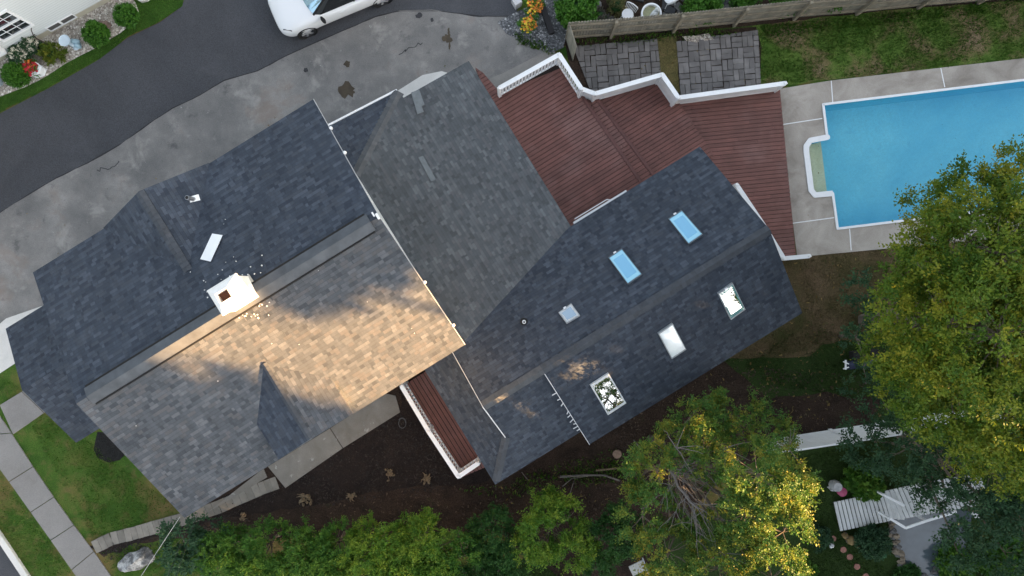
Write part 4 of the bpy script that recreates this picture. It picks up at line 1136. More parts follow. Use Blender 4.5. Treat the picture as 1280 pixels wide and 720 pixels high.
def bush(x, y, z, r, label, mat, seed, name='shrub', cat='shrub', flat=.8, dens=330, ls=.06, tl=.12, group=None, core=None, twigs=5, leaves=7, jitter=0):
    rng = np.random.default_rng(seed)
    c = P(x, y, z); root = empty(name, Vector((c.x, c.y, 0)), label, cat, group); bpy.context.view_layer.update()
    n = int(dens*r*r*4+30); d = norm(rng.normal(0, 1, (n, 3))); d = d[d[:, 2] > -.5]
    k = np.array([1+jitter*noise.noise(Vector(q)*2.2+Vector((seed, 0, 0))) for q in d])[:, None]
    p = np.array(c)+d*r*np.array([1, 1, flat])*rng.uniform(.8, 1.0, (len(d), 1))*k
    v, var = sprigs(rng, p, d, twigs, leaves, tl, ls, .6, .9, 0)
    quads_mesh('foliage', v, var, mat, root)
    g = MB(); g.blob(c, (r*.78, r*.78, r*flat*.78), seed, .15); g.build('inner_stems', core or M_hedged, root)
    return root
GB = 'clipped round bushes in the cream stone bed'
bush(20, 93, .35, .38, 'round clipped bush beside the red flowers at the left edge', M_box, 71, group=GB, name='round_bush', cat='bush')
bush(120, 42, .35, .38, 'round clipped bush in the middle of the stone bed beside the pink rock', M_box, 72, group=GB, name='round_bush', cat='bush')
bush(158, 20, .35, .36, 'round clipped bush at the right end of the stone bed', M_box, 73, group=GB, name='round_bush', cat='bush')
def flowers(root, c, r, mat, n, seed, size=.045, flat=.7):
    rng = random.Random(seed); g = MB()
    for _ in range(n):
        t = rng.uniform(0, 6.28); ph = math.acos(rng.uniform(.05, 1)); k = r*rng.uniform(.7, 1.18)
        p = Vector((c[0]+k*math.sin(ph)*math.cos(t), c[1]+k*math.sin(ph)*math.sin(t), c[2]+k*flat*math.cos(ph)+.03))
        s = size*rng.uniform(.7, 1.3); m = 6
        g.add([p+Vector((0, 0, s*.25))]+[p+Vector((s*math.cos(6.283*j/m), s*math.sin(6.283*j/m), rng.uniform(-.2, .2)*s)) for j in range(m)], [(0, 1+j, 1+(j+1) % m) for j in range(m)])
    return g.build('flowers', mat, root)
def leafy(root, c, z, seed, r=.25):
    rng = np.random.default_rng(seed); d = norm(rng.normal(0, 1, (46, 3))); d[:, 2] = abs(d[:, 2])*.8
    p = np.array([c[0], c[1], z-.08])+d*r*rng.uniform(.5, 1.15, (46, 1))
    v, var = sprigs(rng, p, d, 4, 5, .12, .06, .5)
    return quads_mesh('foliage', v, var, M_box, root)
def fm_(name, c): return mat_plain(name, c, .6, .25, 30, island=.3)
F_red, F_or, F_ye, F_cr, F_pk = fm_('red_petal', (.50, .01, .03)), fm_('orange_petal', (.85, .22, .02)), fm_('yellow_petal', (.85, .55, .03)), fm_('cream_petal', (.75, .70, .55)), fm_('dusty_pink_petal', (.30, .16, .18))
for x, y, s, lb in ((25,68,.30,'cream flowering plant nearer the left edge of the stone bed'), (38,56,.27,'cream flowering plant against the foundation below the window')):
    b_ = bush(x, y, .35, s, lb, M_leafdark, 74+x, name='flowering_plant', cat='plant', group='cream flowering plants', dens=160, jitter=.5); flowers(b_, P(x, y, .35), s, F_cr, 170, x, .042)
b_ = bush(65, 67, .25, .28, 'yellow green leafy plant under the curved brown hook', mat_leaf('chartreuse_leaf', [(.2, (.05, .11, .012)), (.6, (.13, .17, .02)), (.9, (.40, .33, .03))]), 77, name='leafy_plant', cat='plant', jitter=.9, ls=.09, dens=120)
b_ = empty('flower_pot', P(38, 85), 'dark pot of red flowers with orange centres beside the white planter', 'potted flowers'); bpy.context.view_layer.update()
cb = PB(38, 85, .33)
g = MB(); g.lathe(cb, [(.12, 0), (.17, .22), (.14, .22), (.13, .18)], 16); g.build('pot', M_dark, b_)
flowers(b_, cb+Vector((0, 0, .27)), .26, F_red, 95, 3, .05); flowers(b_, cb+Vector((-.03, .03, .30)), .24, F_or, 22, 5, .04)
leafy(b_, cb, .33, 11)
g = MB(); c = P(49, 90); g.lathe(c, [(.30, 0), (.30, .06), (.27, .06), (.27, .30), (.33, .30), (.33, .34), (.05, .36)], 6, Matrix.Rotation(.3, 3, 'Z'), 1.05, .8)
tag(g.build('hexagonal_planter', M_white), 'white six sided garden stand on the cream stones beside the red flowers', 'planter')
bb = empty('birdbath', P(81, 51), 'pale blue round birdbath bowl below the basement windows', 'birdbath'); bpy.context.view_layer.update()
M_pale = mat_plain('pale_blue_glaze', (.50, .60, .68), .4, .08, 5)
cb = PB(81, 51, .65)
g = MB(); g.lathe(cb, [(.14, 0), (.06, .1), (.05, .55), (.1, .6)], 14); g.build('pedestal', M_pale, bb)
g = MB(); g.lathe(cb+Vector((0, 0, .6)), [(.08, 0), (.20, .05), (.21, .08), (.18, .06), (.02, .035)], 20); g.build('bowl', M_pale, bb)
g = MB(); g.blob(P(93, 54, .12), (.22, .15, .14), 4, .3); g.blob(P(97, 57, .12), (.14, .12, .12), 6, .3)
tag(g.build('garden_figure', mat_plain('faded_blue_resin', (.30, .44, .52), .5, .25, 6), smooth=True), 'faded blue garden figure lying beside the pale blue birdbath', 'figure')
g = MB(); c = P(72, 62); g.tube([c, c+Vector((0, 0, 1.1)), c+Vector((-.02, .08, 1.25)), c+Vector((-.05, .22, 1.3)), c+Vector((-.10, .32, 1.22))], .018, 8)
tag(g.build('shepherd_hook', mat_plain('dark_iron', (.03, .02, .018), .5), smooth=True), 'curved dark iron hook standing in the yellow green plant', 'garden hook')
g = MB(); g.blob(P(131, 31, .1), (.20, .15, .14), 9, .35); tag(g.build('rock', mat_plain('pink_rock', (.24, .17, .14), .9, .3, 6, bmp=.01), smooth=True), 'pinkish rock between the two round bushes on the cream stones', 'rock')
g = MB(); c = P(1, 103); g.blob(c+Vector((0, 0, .25)), (.16, .22, .28), 5, .3); tag(g.build('garden_statue', M_pale, smooth=True), 'pale grey garden statue cut by the left picture edge', 'statue')

# garden behind the fence
mg = 'potted chrysanthemums at the driveway end'
for i, (x, y, lb, z) in enumerate(((661, 30, 'orange and yellow chrysanthemum pot nearer the deck on the gravel', .35), (668, 8, 'orange chrysanthemum pot at the top picture edge', .35))):
    b_ = empty('chrysanthemum_pot', P(x, y), lb, 'potted flowers', mg); bpy.context.view_layer.update()
    cb = PB(x, y, z)
    g = MB(); g.lathe(cb, [(.13, 0), (.18, .25), (.15, .25), (.14, .2)], 16); g.build('pot', M_dark, b_)
    flowers(b_, cb+Vector((0, 0, .31)), .26, F_or, 95, i, .04, .6); flowers(b_, cb+Vector((-.05, -.05, .33)), .25, F_ye, 60 if i == 0 else 22, i+5, .04, .6); leafy(b_, cb, .36, i, .29)
bush(722, 10, .5, .62, 'bright green leafy bush behind the left end of the board fence', M_box, 81, name='garden_bush', cat='bush', jitter=.5, ls=.10, tl=.2, dens=190)
bush(878, 6, .4, .55, 'low green bush behind the middle of the board fence', M_box, 82, name='garden_bush', cat='bush', jitter=.6, ls=.09, tl=.2, dens=150)
bush(750, 22, .25, .28, 'grey purple garden plant between the green bush and the white chair', mat_leaf('purple_leaf', [(.2, (.06, .05, .05)), (.6, (.12, .12, .09)), (.9, (.25, .18, .19))]), 83, name='garden_plant', cat='plant', jitter=1, dens=100)
bush(770, 8, .25, .30, 'straw coloured garden plant at the top edge left of the basin', mat_leaf('straw_leaf', [(.2, (.05, .07, .02)), (.6, (.13, .13, .05)), (.9, (.4, .3, .12))]), 84, name='garden_plant', cat='plant', jitter=1, dens=90)
for i, x in enumerate((930, 985, 1040, 1095, 1150, 1205)):
    y = 3-(x-930)*.08
    if y > -14: bush(x, y, .3, .36+.06*(i % 3), 'green weeds behind the %s stretch of the board fence' % ('first', 'second', 'third', 'fourth', 'fifth', 'sixth')[i], M_box, 90+i, name='weed_clump', cat='weeds', jitter=1, dens=120, ls=.09, tl=.18)
ba = empty('garden_basin', P(814, 17), 'white round basin with greenish water and a small pale statue, behind the fence', 'basin'); bpy.context.view_layer.update()
cb = PB(814, 17, .45)
g = MB(); g.lathe(cb, [(.30, 0), (.35, .30), (.37, .50), (.31, .50), (.29, .38), (.02, .36)], 28); g.build('bowl', M_white, ba, smooth=False)
g = MB(); g.lathe(cb+Vector((0, 0, .40)), [(.295, 0), (.295, .012)], 24); g.build('water', mat_plain('green_water', (.30, .30, .17), .15, .3, 5), ba)
g = MB(); c = cb+Vector((.08, -.05, .5)); g.blob(c, (.11, .19, .16), 3, .3, rz=-.6); g.blob(c+Vector((.1, .13, .12)), (.08, .09, .08), 8, .2); tag(g.build('basin_statue', mat_plain('pale_stone', (.52, .54, .53), .8, .2, 9), smooth=True), 'pale stone bird statue sitting in the white basin', 'statue')
# two white cast-iron chairs
def lace_chair(x, y, rz, label):
    c = P(x, y); root = empty('garden_chair', c, label, 'chair', 'white cast garden chairs'); bpy.context.view_layer.update()
    M = Matrix.Rotation(rz, 3, 'Z')
    g = MB(); g.lathe(c+Vector((0, 0, .43)), [(.20, 0), (.215, .015), (.20, .03)], 18); g.build('seat', M_white, root)
    for sx in (-1, 1):
        for sy in (-1, 1):
            g = MB(); g.tube([c+M @ Vector((sx*.14, sy*.14, .43)), c+M @ Vector((sx*.18, sy*.18, .2)), c+M @ Vector((sx*.22, sy*.22, 0))], [.016, .013, .016], 6); g.build('leg', M_white, root)
    g = MB()
    for k in range(9):
        t = -1+2*k/8; x_ = .22*t; g.tube([c+M @ Vector((x_*.9, -.19-.03*(1-t*t), .44)), c+M @ Vector((x_, -.24-.03*(1-t*t), .82-.10*t*t))], .012, 5)
    g.tube([c+M @ Vector((.22*math.sin(a_), -.25, .82-.12*(1-math.cos(a_)))) for a_ in [-1.5+3*i/10 for i in range(11)]], .018, 6)
    g.build('backrest', M_white, root)
lace_chair(782, 24, 2.6, 'white lacy garden chair left of the round basin, behind the fence')
lace_chair(834, 4, .4, 'white lacy garden chair at the top edge right of the basin')
M_rockg = mat_plain('garden_rock', (.17, .165, .16), .9, .35, 5, island=.5, bmp=.01)
M_rockd = mat_plain('dark_slate', (.05, .052, .058), .8, .35, 5, island=.4, bmp=.008)
def rock(x, y, r, label, mat, seed, group, h=.5, z=.02, name='rock', flat=False, rz=0):
    g = MB()
    if flat: g.rbox(P(x, y)+Vector((0, 0, h*r*.5+z)), (r*2, r*1.3, h*r), rz)
    else: g.blob(P(x, y)+Vector((0, 0, z)), (r, r*.72, r*h), seed, .35, 12, 8, 1.8, rz)
    return tag(g.build(name, mat, smooth=False), label, 'rock', group)
ORD = 'first second third fourth fifth sixth seventh eighth ninth tenth eleventh twelfth thirteenth fourteenth fifteenth sixteenth seventeenth eighteenth nineteenth'.split()
TENS = {2: 'twenty', 3: 'thirty', 4: 'forty'}
def ordn(n):
    return ORD[n-1] if n < 20 else (TENS[n//10][:-1]+'ieth' if n % 10 == 0 else TENS[n//10]+'-'+ORD[n % 10-1])
random.seed(50)
RG = 'rocks in the garden behind the fence'
kr = 0
for i, x in enumerate(sorted(random.uniform(690, 925) for _ in range(46))):
    y = random.uniform(-14, 44-(x-700)*.115)
    if (x-814)**2+(y-17)**2 < 330 or (x-722)**2+(y-10)**2 < 260: continue
    y = min(y, 36-(x-703)*.107-3); kr += 1
    rock(x, y, random.uniform(.09, .24), '%s stone from the left among the grey stones behind the board fence' % ordn(kr), M_rockg if random.random() < .6 else M_rockd, i, RG, random.uniform(.3, .7), rz=random.uniform(0, 3), flat=random.random() < .3)
g = MB(); g.beam(P(673, -6, .12), P(690, 42, .12), .20, .16); tag(g.build('bed_edging', mat_plain('black_timber', (.02, .018, .02), .8)), 'black landscape timber at the right of the orange flowers', 'timber edging')
g = MB(); g.ubox(P(646, 3, .2), (.28, .28, .4)); tag(g.build('stone_pedestal', mat_plain('white_stone', (.5, .5, .5), .7, .1)), 'small white square block on the gravel at the top edge', 'block')

# things on the dark soil
M_root = mat_plain('tan_root', (.16, .12, .075), .95, .4, 14, bmp=.02)
RC = 'tan root clumps left on the dark soil'
for i, (x, y, s, lb) in enumerate(((381,622,.24,'largest tan root clump on the dark soil with a stub pointing down'), (440,620,.17,'upright tan root clump beside the largest one'), (487,592,.16,'pale root clump in the middle of the dark soil'), (532,597,.18,'root clump with pale bits nearest the side porch'), (304,646,.13,'small pale clump near the end of the edging pavers'))):
    g = MB(); r_ = random.Random(i)
    for k in range(9):
        g.blob(P(x, y)+Vector((r_.gauss(0, s*.45), r_.gauss(0, s*.45), r_.uniform(0, s*.6))), (s*r_.uniform(.2, .45), s*r_.uniform(.15, .3), s*r_.uniform(.2, .4)), k+i*9, .5, 8, 6, 2.4, r_.uniform(0, 3))
    for k in range(6):
        a_ = r_.uniform(0, 6.28); g.tube([P(x, y)+Vector((0, 0, .05)), P(x, y)+Vector((math.cos(a_)*s*.8, math.sin(a_)*s*.8, .06)), P(x, y)+Vector((math.cos(a_+.3)*s*1.3, math.sin(a_+.3)*s*1.3, .01))], [.03, .02, .006], 6)
    tag(g.build('root_clump', M_root), lb, 'root clump', RC)
g = MB(); g.lathe(P(771, 567), [(.17, -.05), (.16, .10), (.02, .11)], 18); tag(g.build('tree_stump', mat_plain('stump_wood', (.22, .15, .11), .9, .25, 12)), 'pale round stump on the leaf litter beside the rear roof corner', 'stump')
BR = 'fallen branches on the leaf litter'
for i, (pts, r, lb) in enumerate((([(700,596),(730,594),(755,594),(775,601)], .045, 'long curved fallen branch above the brown brush pile'), ([(745,588),(775,585)], .04, 'short pale fallen log above the curved branch'), ([(703,608),(715,598),(735,595)], .02, 'thin fallen twig left of the curved branch'), ([(660,600),(652,590)], .02, 'small stick near the rear roof corner'), ([(792,550),(802,562)], .03, 'straight stick right of the round stump'), ([(712,618),(718,600)], .014, 'thin upright twig touching the curved branch'))):
    g = MB(); g.tube([P(x, y, .05+r) for x, y in pts], [r*(1-.4*k/len(pts)) for k in range(len(pts))], 8)
    tag(g.build('fallen_branch', M_deadwood if i != 1 else M_root, smooth=True), lb, 'branch', BR)
# black drain pipe coil and downspout end on the soil
g = MB(); c = P(503, 532); pts = [c+Vector((.12*math.cos(t)*(1+t*.03), .16*math.sin(t)*(1+t*.03)+.1, .02+.006*t)) for t in [k*.35 for k in range(26)]]
g.tube(pts, .012, 6); tag(g.build('hose', mat_plain('grey_hose', (.06, .065, .07), .5), smooth=True), 'thin dark coiled hose on the soil below the slab corner', 'hose')
# boulder and cable
bo = MB(); bo.blob(P(172, 700, .05), (.62, .34, .32), 12, .3, 22, 14, 1.7, .45)
m = mat_ground('grey_boulder', [(0.3, (0.05, 0.05, 0.052)), (0.48, (0.16, 0.16, 0.16)), (0.6, (0.42, 0.42, 0.41))], 2.6, fine=26, finevar=.4, bmp=.04)
tag(bo.build('boulder', m, smooth=True), 'large grey and white mottled boulder on the grass beneath the white cable', 'boulder')
m_c = mat_plain('cable_white', (.35, .35, .34), .5)
for i, (x0, y0, x1, y1, r, mm, lb) in enumerate(((225,646,160,745,.008,m_c,'pale service cable running from the house corner over the boulder'), (238,650,200,745,.005,M_dark,'thin dark cable right of the pale one'), (247,641,212,745,.005,M_dark,'thin dark cable furthest from the boulder'))):
    g = MB(); a_, b_ = P(x0, y0, 5.6), P(x1-90, y1+140, 6.6); pts = [a_.lerp(b_, t/10)-Vector((0, 0, .5*math.sin(math.pi*t/10))) for t in range(11)]
    a_ = P(x0, y0, 5.6); b_ = P(x1, y1, 5.3); d = b_-a_; pts = [a_+d*(t/4)*1.0 for t in range(0, 30, 3)]
    g.tube(pts, r, 6); tag(g.build('utility_cable', mm), lb, 'cable', 'cables from the house corner')
# rolled tarp
tp = empty('covered_grill', P(1078, 445), 'dark navy wrapped bundle with a white bracket beside the huge tree', 'bundle'); bpy.context.view_layer.update()
g = MB(); g.tube([P(1058, 457, .35), P(1075, 455, .36), P(1100, 451, .35)], [.15, .17, .15], 14); g.build('cover', mat_plain('navy_tarp', (.010, .018, .055), .5, .3, 8), tp, smooth=True)
g = MB(); g.rbox(P(1080, 444, .3), (.9, .35, .35), .1); g.build('bundle_body', M_dark, tp)
g = MB(); g.beam(P(1057, 450, .5), P(1057, 462, .5), .05, .05); g.beam(P(1054, 452, .5), P(1061, 455, .52), .04, .04); g.beam(P(1054, 461, .5), P(1061, 459, .52), .04, .04); g.build('bracket', M_white, tp)

# footbridge
br = empty('footbridge', P(1110, 635), 'white plank footbridge with short handrails over the pond under the trees', 'bridge'); bpy.context.view_layer.update()
M_wp = mat_plain('weathered_white_plank', (.62, .63, .62), .7, .10, 3, island=.12)
def planks(par, q4, z0_, z1_, n, nm='deck_planks'):
    g = MB(); a0, a1, b0, b1 = q4    # a0-a1 near end across, b0-b1 far end across
    for k in range(n):
        t0, t1 = k/n+.008, (k+1)/n-.012; za_ = z0_+(z1_-z0_)*(k+.5)/n
        pts = [P(*along(a0, b0, t0), za_), P(*along(a0, b0, t1), za_), P(*along(a1, b1, t1), za_), P(*along(a1, b1, t0), za_)]
        g.prism(pts, za_-.04, za_)
    return g.build(nm, M_wp, par)
planks(br, ((1042,628),(1050,664),(1103,615),(1114,651)), .15, .42, 13)
planks(br, ((1104,617),(1113,648),(1122,613),(1131,650)), .42, .45, 4)
planks(br, ((1106,614),(1122,650),(1160,602),(1175,640)), .45, .55, 10)
planks(br, ((1160,602),(1175,640),(1225,592),(1240,630)), .55, .3, 12)
for pts in ([(1105,619),(1130,632)], [(1112,648),(1132,660),(1158,651)], [(1158,651),(1195,640)]):
    zz = 1.05; g = MB()
    for i in range(len(pts)-1): g.beam(P(*pts[i], zz), P(*pts[i+1], zz), .08, .05)
    g.build('handrail', M_white, br)
    for x, y in pts:
        p = P(x, y, zz); g = MB(); g.rbox((p.x, p.y, .55), (.07, .07, .98), .2); g.build('post', M_white, br)
random.seed(77)
PR = 'round stones edging the pond'; kp = 0
for k in range(20):
    t = k/19; x = 1110+t*22+random.uniform(-4, 4); y = 652+t*66+random.uniform(-2, 2)
    rock(x, y, random.uniform(.09, .17), '%s stone down from the footbridge in the row edging the pond' % ordn(k+1), mat_plain('pond_stone', (.28, .23, .17), .9, .3, 3, island=.5, bmp=.01) if k % 3 else M_rockg, 100+k, PR, .7, .05)
for k in range(6):
    rock(1140+k*8+random.uniform(-3, 3), 722-k*3+random.uniform(-3, 3), .13, '%s grey stone from the left closing the lower end of the pond' % ordn(k+1), M_rockg, 130+k, 'stones at the lower end of the pond', .6, .05)
SL = ['highest red stepping stone, next to the white ornament', 'second red stepping stone down, left of the middle one', 'middle red stepping stone of the row', 'lower red stepping stone beneath the middle one', 'lowest red stepping stone, cut by the bottom edge']
M_terra = mat_plain('terracotta_stone', (.30, .14, .11), .85, .15, 8)
for (x, y), lb in zip(((1041,673), (1054,687), (1062,696), (1071,708), (1082,720)), SL):
    g = MB(); g.lathe(P(x, y), [(.115, 0), (.11, .035), (.02, .04)], 14); tag(g.build('stepping_stone', M_terra), lb, 'stepping stone', 'red round stepping stones')
ht = empty('garden_keg', P(1047, 609), 'small pale urn with a magenta top on the lawn left of the footbridge', 'urn'); bpy.context.view_layer.update()
M = Matrix.Rotation(R(55), 3, Vector((0.35, 1, 0)).normalized())
g = MB(); g.lathe(P(1044, 607, .24), [(.14, -.24), (.19, -.1), (.20, .05), (.16, .22)], 14); g.blob(P(1041, 610, .2), (.13, .1, .18), 3, .4); g.build('body', mat_plain('grey_plaster', (.36, .36, .36), .8, .25, 8), ht)
g = MB(); g.lathe(P(1053, 615, .42), [(.16, -.12), (.165, .02), (.02, .05)], 16); g.build('lid', mat_plain('magenta_lid', (.32, .05, .12), .5, .2, 8), ht)
bush(1080, 602, .35, .48, 'bright hosta clump at the upper edge of the footbridge', M_hedge, 141, name='hosta', cat='plant', flat=.5, jitter=.5, ls=.17, tl=.22, dens=110)
bush(1091, 677, .4, .48, 'rounded dark bush at the lower edge of the footbridge', M_leafdark, 142, name='garden_bush', cat='bush', jitter=.4, ls=.08, tl=.18, dens=200)
bush(1024, 672, .25, .34, 'low shrub on the lawn behind the teal ornament', M_leafdark, 143, name='garden_bush', cat='bush', jitter=.6, dens=140, ls=.08)
bush(1195, 706, .3, .42, 'large leaved green plant below the pond', M_hedge, 144, name='hosta', cat='plant', flat=.5, jitter=.6, ls=.16, tl=.25, dens=100)
bush(1262, 706, .5, .62, 'large leaved yellow green plant in the lower right corner', M_hedge, 145, name='hosta', cat='plant', flat=.5, jitter=.6, ls=.22, tl=.3, dens=80)
bush(1010, 712, .15, .22, 'small green plant on the lawn at the bottom edge', M_hedge, 146, name='hosta', cat='plant', flat=.5, jitter=.6, dens=120)
bush(1135, 722, .2, .4, 'dark fern clump at the bottom edge beside the pond stones', M_hedged, 147, name='fern', cat='plant', flat=.5, jitter=.6, dens=120, ls=.1)
g = MB(); M = mat_plain('straw_bundle', (.20, .14, .06), .9, .3, 12, bmp=.02)
g.blob(P(1064, 675, .18), (.19, .15, .16), 5, .4, rz=-.5); g.blob(P(1073, 680, .15), (.16, .12, .13), 8, .4, rz=-.7); g.blob(P(1056, 669, .15), (.11, .10, .12), 2, .4)
tag(g.build('straw_figure', M, smooth=True), 'tan animal shaped garden figure lying beside the end of the footbridge', 'garden figure')
g = MB(); g.beam(P(1056, 665, .1), P(1060, 679, .1), .05, .2); tag(g.build('edging_board', M_bark), 'short brown board standing beside the tan figure', 'board')
g = MB(); c = P(1016, 673, .3); g.blob(c, (.13, .045, .05), 3, .2, rz=.4); g.blob(c+Vector((.1, .06, .02)), (.09, .05, .04), 4, .2, rz=.9); tag(g.build('garden_ornament', mat_plain('teal_paint', (.08, .42, .45), .4, .2, 8), smooth=True), 'bright teal garden ornament on the low shrub right of the turning tree', 'ornament')
g = MB(); g.blob(P(1039, 682, .1), (.08, .08, .12), 3, .3); tag(g.build('garden_ornament', M_white, smooth=True), 'small white ornament beside the highest stepping stone', 'ornament')
g = MB(); g.blob(P(1104, 694, .12), (.11, .11, .12), 3, .2); tag(g.build('garden_ornament', mat_plain('green_glaze', (.03, .20, .09), .3), smooth=True), 'glossy green ornament beside the pond stones', 'ornament')
g = MB(); c = P(1222, 645, .9); g.blob(c, (.19, .10, .12), 3, .3, rz=-.5); g.blob(c+Vector((-.16, .12, .08)), (.08, .08, .07), 5, .2); g.tube([P(1222, 645, 0), c], .03, 6); g.beam(c, c+Vector((.28, -.12, -.03)), .05, .04)
tag(g.build('garden_statue', M_white, smooth=True), 'white statue showing through the leaves right of the footbridge', 'statue')
# bench corner under the turning tree
bn = empty('garden_bench', P(800, 704), 'pale garden bench with dark frame half hidden at the bottom edge', 'bench'); bpy.context.view_layer.update()
g = MB(); g.rbox(P(797, 710, .45), (.55, .38, .04), .45); g.build('seat', mat_plain('pale_cushion', (.45, .45, .42), .8, .1), bn)
g = MB(); g.beam(P(803, 697, .85), P(812, 722, .85), .05, .05); g.beam(P(803, 697, .5), P(812, 722, .5), .04, .04); g.build('backrest', M_metal, bn)
for x, y in ((788,708),(796,723),(803,698),(811,719)): g = MB(); g.tube([P(x, y, 0), P(x, y, .45)], .02, 6); g.build('leg', M_metal, bn)

# ================================================================ CAR
fw = P(383, 38, .33); rw = P(477, -2, .33); f = (fw-rw).normalized(); lf = Vector((-f.y, f.x, 0))
WB = (fw-rw).length; cen = (fw+rw)/2-lf*.80; cen.z = 0
car = empty('parked_car', cen, 'white compact crossover parked on the fresh asphalt at the top edge', 'car'); bpy.context.view_layer.update()
def CP(x, y, z): return cen+f*x+lf*y+Vector((0, 0, z))
M_paint = mat_plain('white_car_paint', (.80, .81, .82), .22, .01, 1, spec=.6)
hb = WB/2
ST = [(hb+.86, .50, .34, .58, .66), (hb+.80, .70, .28, .62, .76), (hb+.62, .84, .22, .72, .86), (hb+.40, .90, .20, .80, .93), (hb+.05, .925, .20, .86, .99), (hb-.35, .925, .20, .90, 1.04), (hb-.65, .915, .20, .92, 1.07),
      (0, .925, .20, .93, .97), (-hb+.3, .935, .20, .95, .99), (-hb-.1, .94, .20, .97, 1.02), (-hb-.45, .91, .24, .97, 1.04), (-hb-.7, .82, .32, .9, 1.0), (-hb-.78, .70, .40, .8, .88)]
g = MB(); vs = []; fs = []; m = 0
for (x, w, zl_, zs_, zt) in ST:
    half = [(w*.55, zl_), (w*.93, zl_+.02), (w, zl_+.22), (w*1.0, zs_-.12), (w*.965, zs_), (w*.87, zs_+(zt-zs_)*.62), (w*.55, zt-.01), (0, zt)]
    ring = [CP(x, y, z) for y, z in half]+[CP(x, -y, z) for y, z in half[-2::-1]]
    m = len(ring); vs += ring
for i in range(len(ST)-1):
    for k in range(m): fs.append([i*m+k, (i+1)*m+k, (i+1)*m+(k+1) % m, i*m+(k+1) % m])
fs.append(list(range(m))); fs.append([(len(ST)-1)*m+k for k in range(m)][::-1])
g.add(vs, fs); body = g.build('body', M_paint, car, smooth=True)
md = body.modifiers.new('s', 'SUBSURF'); md.levels = 2; md.render_levels = 2
# cabin: glass shell with white roof
M_cg = mat_plain('car_side_glass', (.012, .014, .016), .05, .1, spec=.9)
M_ws = mat_sky('windshield_glass', (.04, .13, .19), .45, .05, tint=(.6, .85, 1))
xw0, xw1, xr0, xr1 = hb-.55, hb-1.25, -hb+.15, -hb-.55
def cab(name, pts, mat): g = MB(); g.add([CP(*p) for p in pts], [tuple(range(len(pts)))]); return g.build(name, mat, car)
g = MB()
lo_ = [(xw0, .72, 1.03), (xw0-.22, .80, .99), (-hb+.0, .82, 1.0), (xr1, .72, 1.02)]; hi_ = [(xw1+.08, .56, 1.49), (xw1-.1, .60, 1.53), (xr0, .60, 1.53), (xr0-.25, .55, 1.46)]
for s in (-1, 1):
    q = [CP(x, s*y, z) for x, y, z in lo_]+[CP(x, s*y, z) for x, y, z in hi_]; g.add(q, [(0, 1, 5, 4), (1, 2, 6, 5), (2, 3, 7, 6)])
g.build('side_windows', M_cg, car)
cab('rear_window', [(xr1, -.72, 1.02), (xr1, .72, 1.02), (xr0-.25, .55, 1.46), (xr0-.25, -.55, 1.46)], M_cg)
g = MB(); n = 8; rows = []
for t in (0, 1):
    for k in range(n+1):
        y = -1+2*k/n; rows.append(CP((xw0+.16*(1-y*y))*(1-t)+(xw1+.08+.06*(1-y*y))*t, y*(.72*(1-t)+.56*t), 1.035*(1-t)+1.495*t+.01))
g.add(rows, [(k, k+1, n+1+k+1, n+1+k) for k in range(n)]); g.build('windshield', M_ws, car)
g = MB()
g.lathe(CP((xw1+xr0)/2-.05, 0, 1.5), [(.2, .0), (.2, .01)], 4)
g = MB(); vs = []; xs = [xw1+.14, xw1-.1, (xw1+xr0)/2, xr0, xr0-.28]; hs_ = [1.50, 1.55, 1.575, 1.56, 1.47]
for x, h in zip(xs, hs_):
    for y in (-.60, -.5, 0, .5, .60): vs.append(CP(x, y, h-(.04 if abs(y) > .55 else 0)+(.015 if y == 0 else 0)))
g.add(vs, [(i*5+k, i*5+k+1, (i+1)*5+k+1, (i+1)*5+k) for i in range(4) for k in range(4)]); g.build('roof', M_paint, car, smooth=True)
g = MB()
for s in (-1, 1):
    g.beam(CP(xw0+.02, s*.72, 1.03), CP(xw1+.1, s*.575, 1.50), .06, .05); g.beam(CP(xr1, s*.72, 1.03), CP(xr0-.25, s*.56, 1.47), .1, .05)
    g.beam(CP((xw0+xr1)/2, s*.815, 1.0), CP((xw0+xr1)/2-.1, s*.605, 1.52), .05, .05)
g.build('pillars', M_dark, car)
g = MB()
for s in (-1, 1): g.blob(CP(xw0-.22, s*1.0, .98), (.07, .15, .07), 2, .1, rz=math.atan2(f.y, f.x)+.25*s)
g.build('side_mirrors', M_dark, car, smooth=True)
g = MB(); g.rbox(CP(xw0-.95, .936, .84), (.17, .03, .03), math.atan2(f.y, f.x)); g.build('door_handle', M_paint, car)
g = MB(); g.beam(CP(hb+.42, .84, .78), CP(hb+.68, .66, .74), .03, .09); g.beam(CP(hb+.42, -.84, .78), CP(hb+.68, -.66, .74), .03, .09); g.build('headlights', M_cg, car)
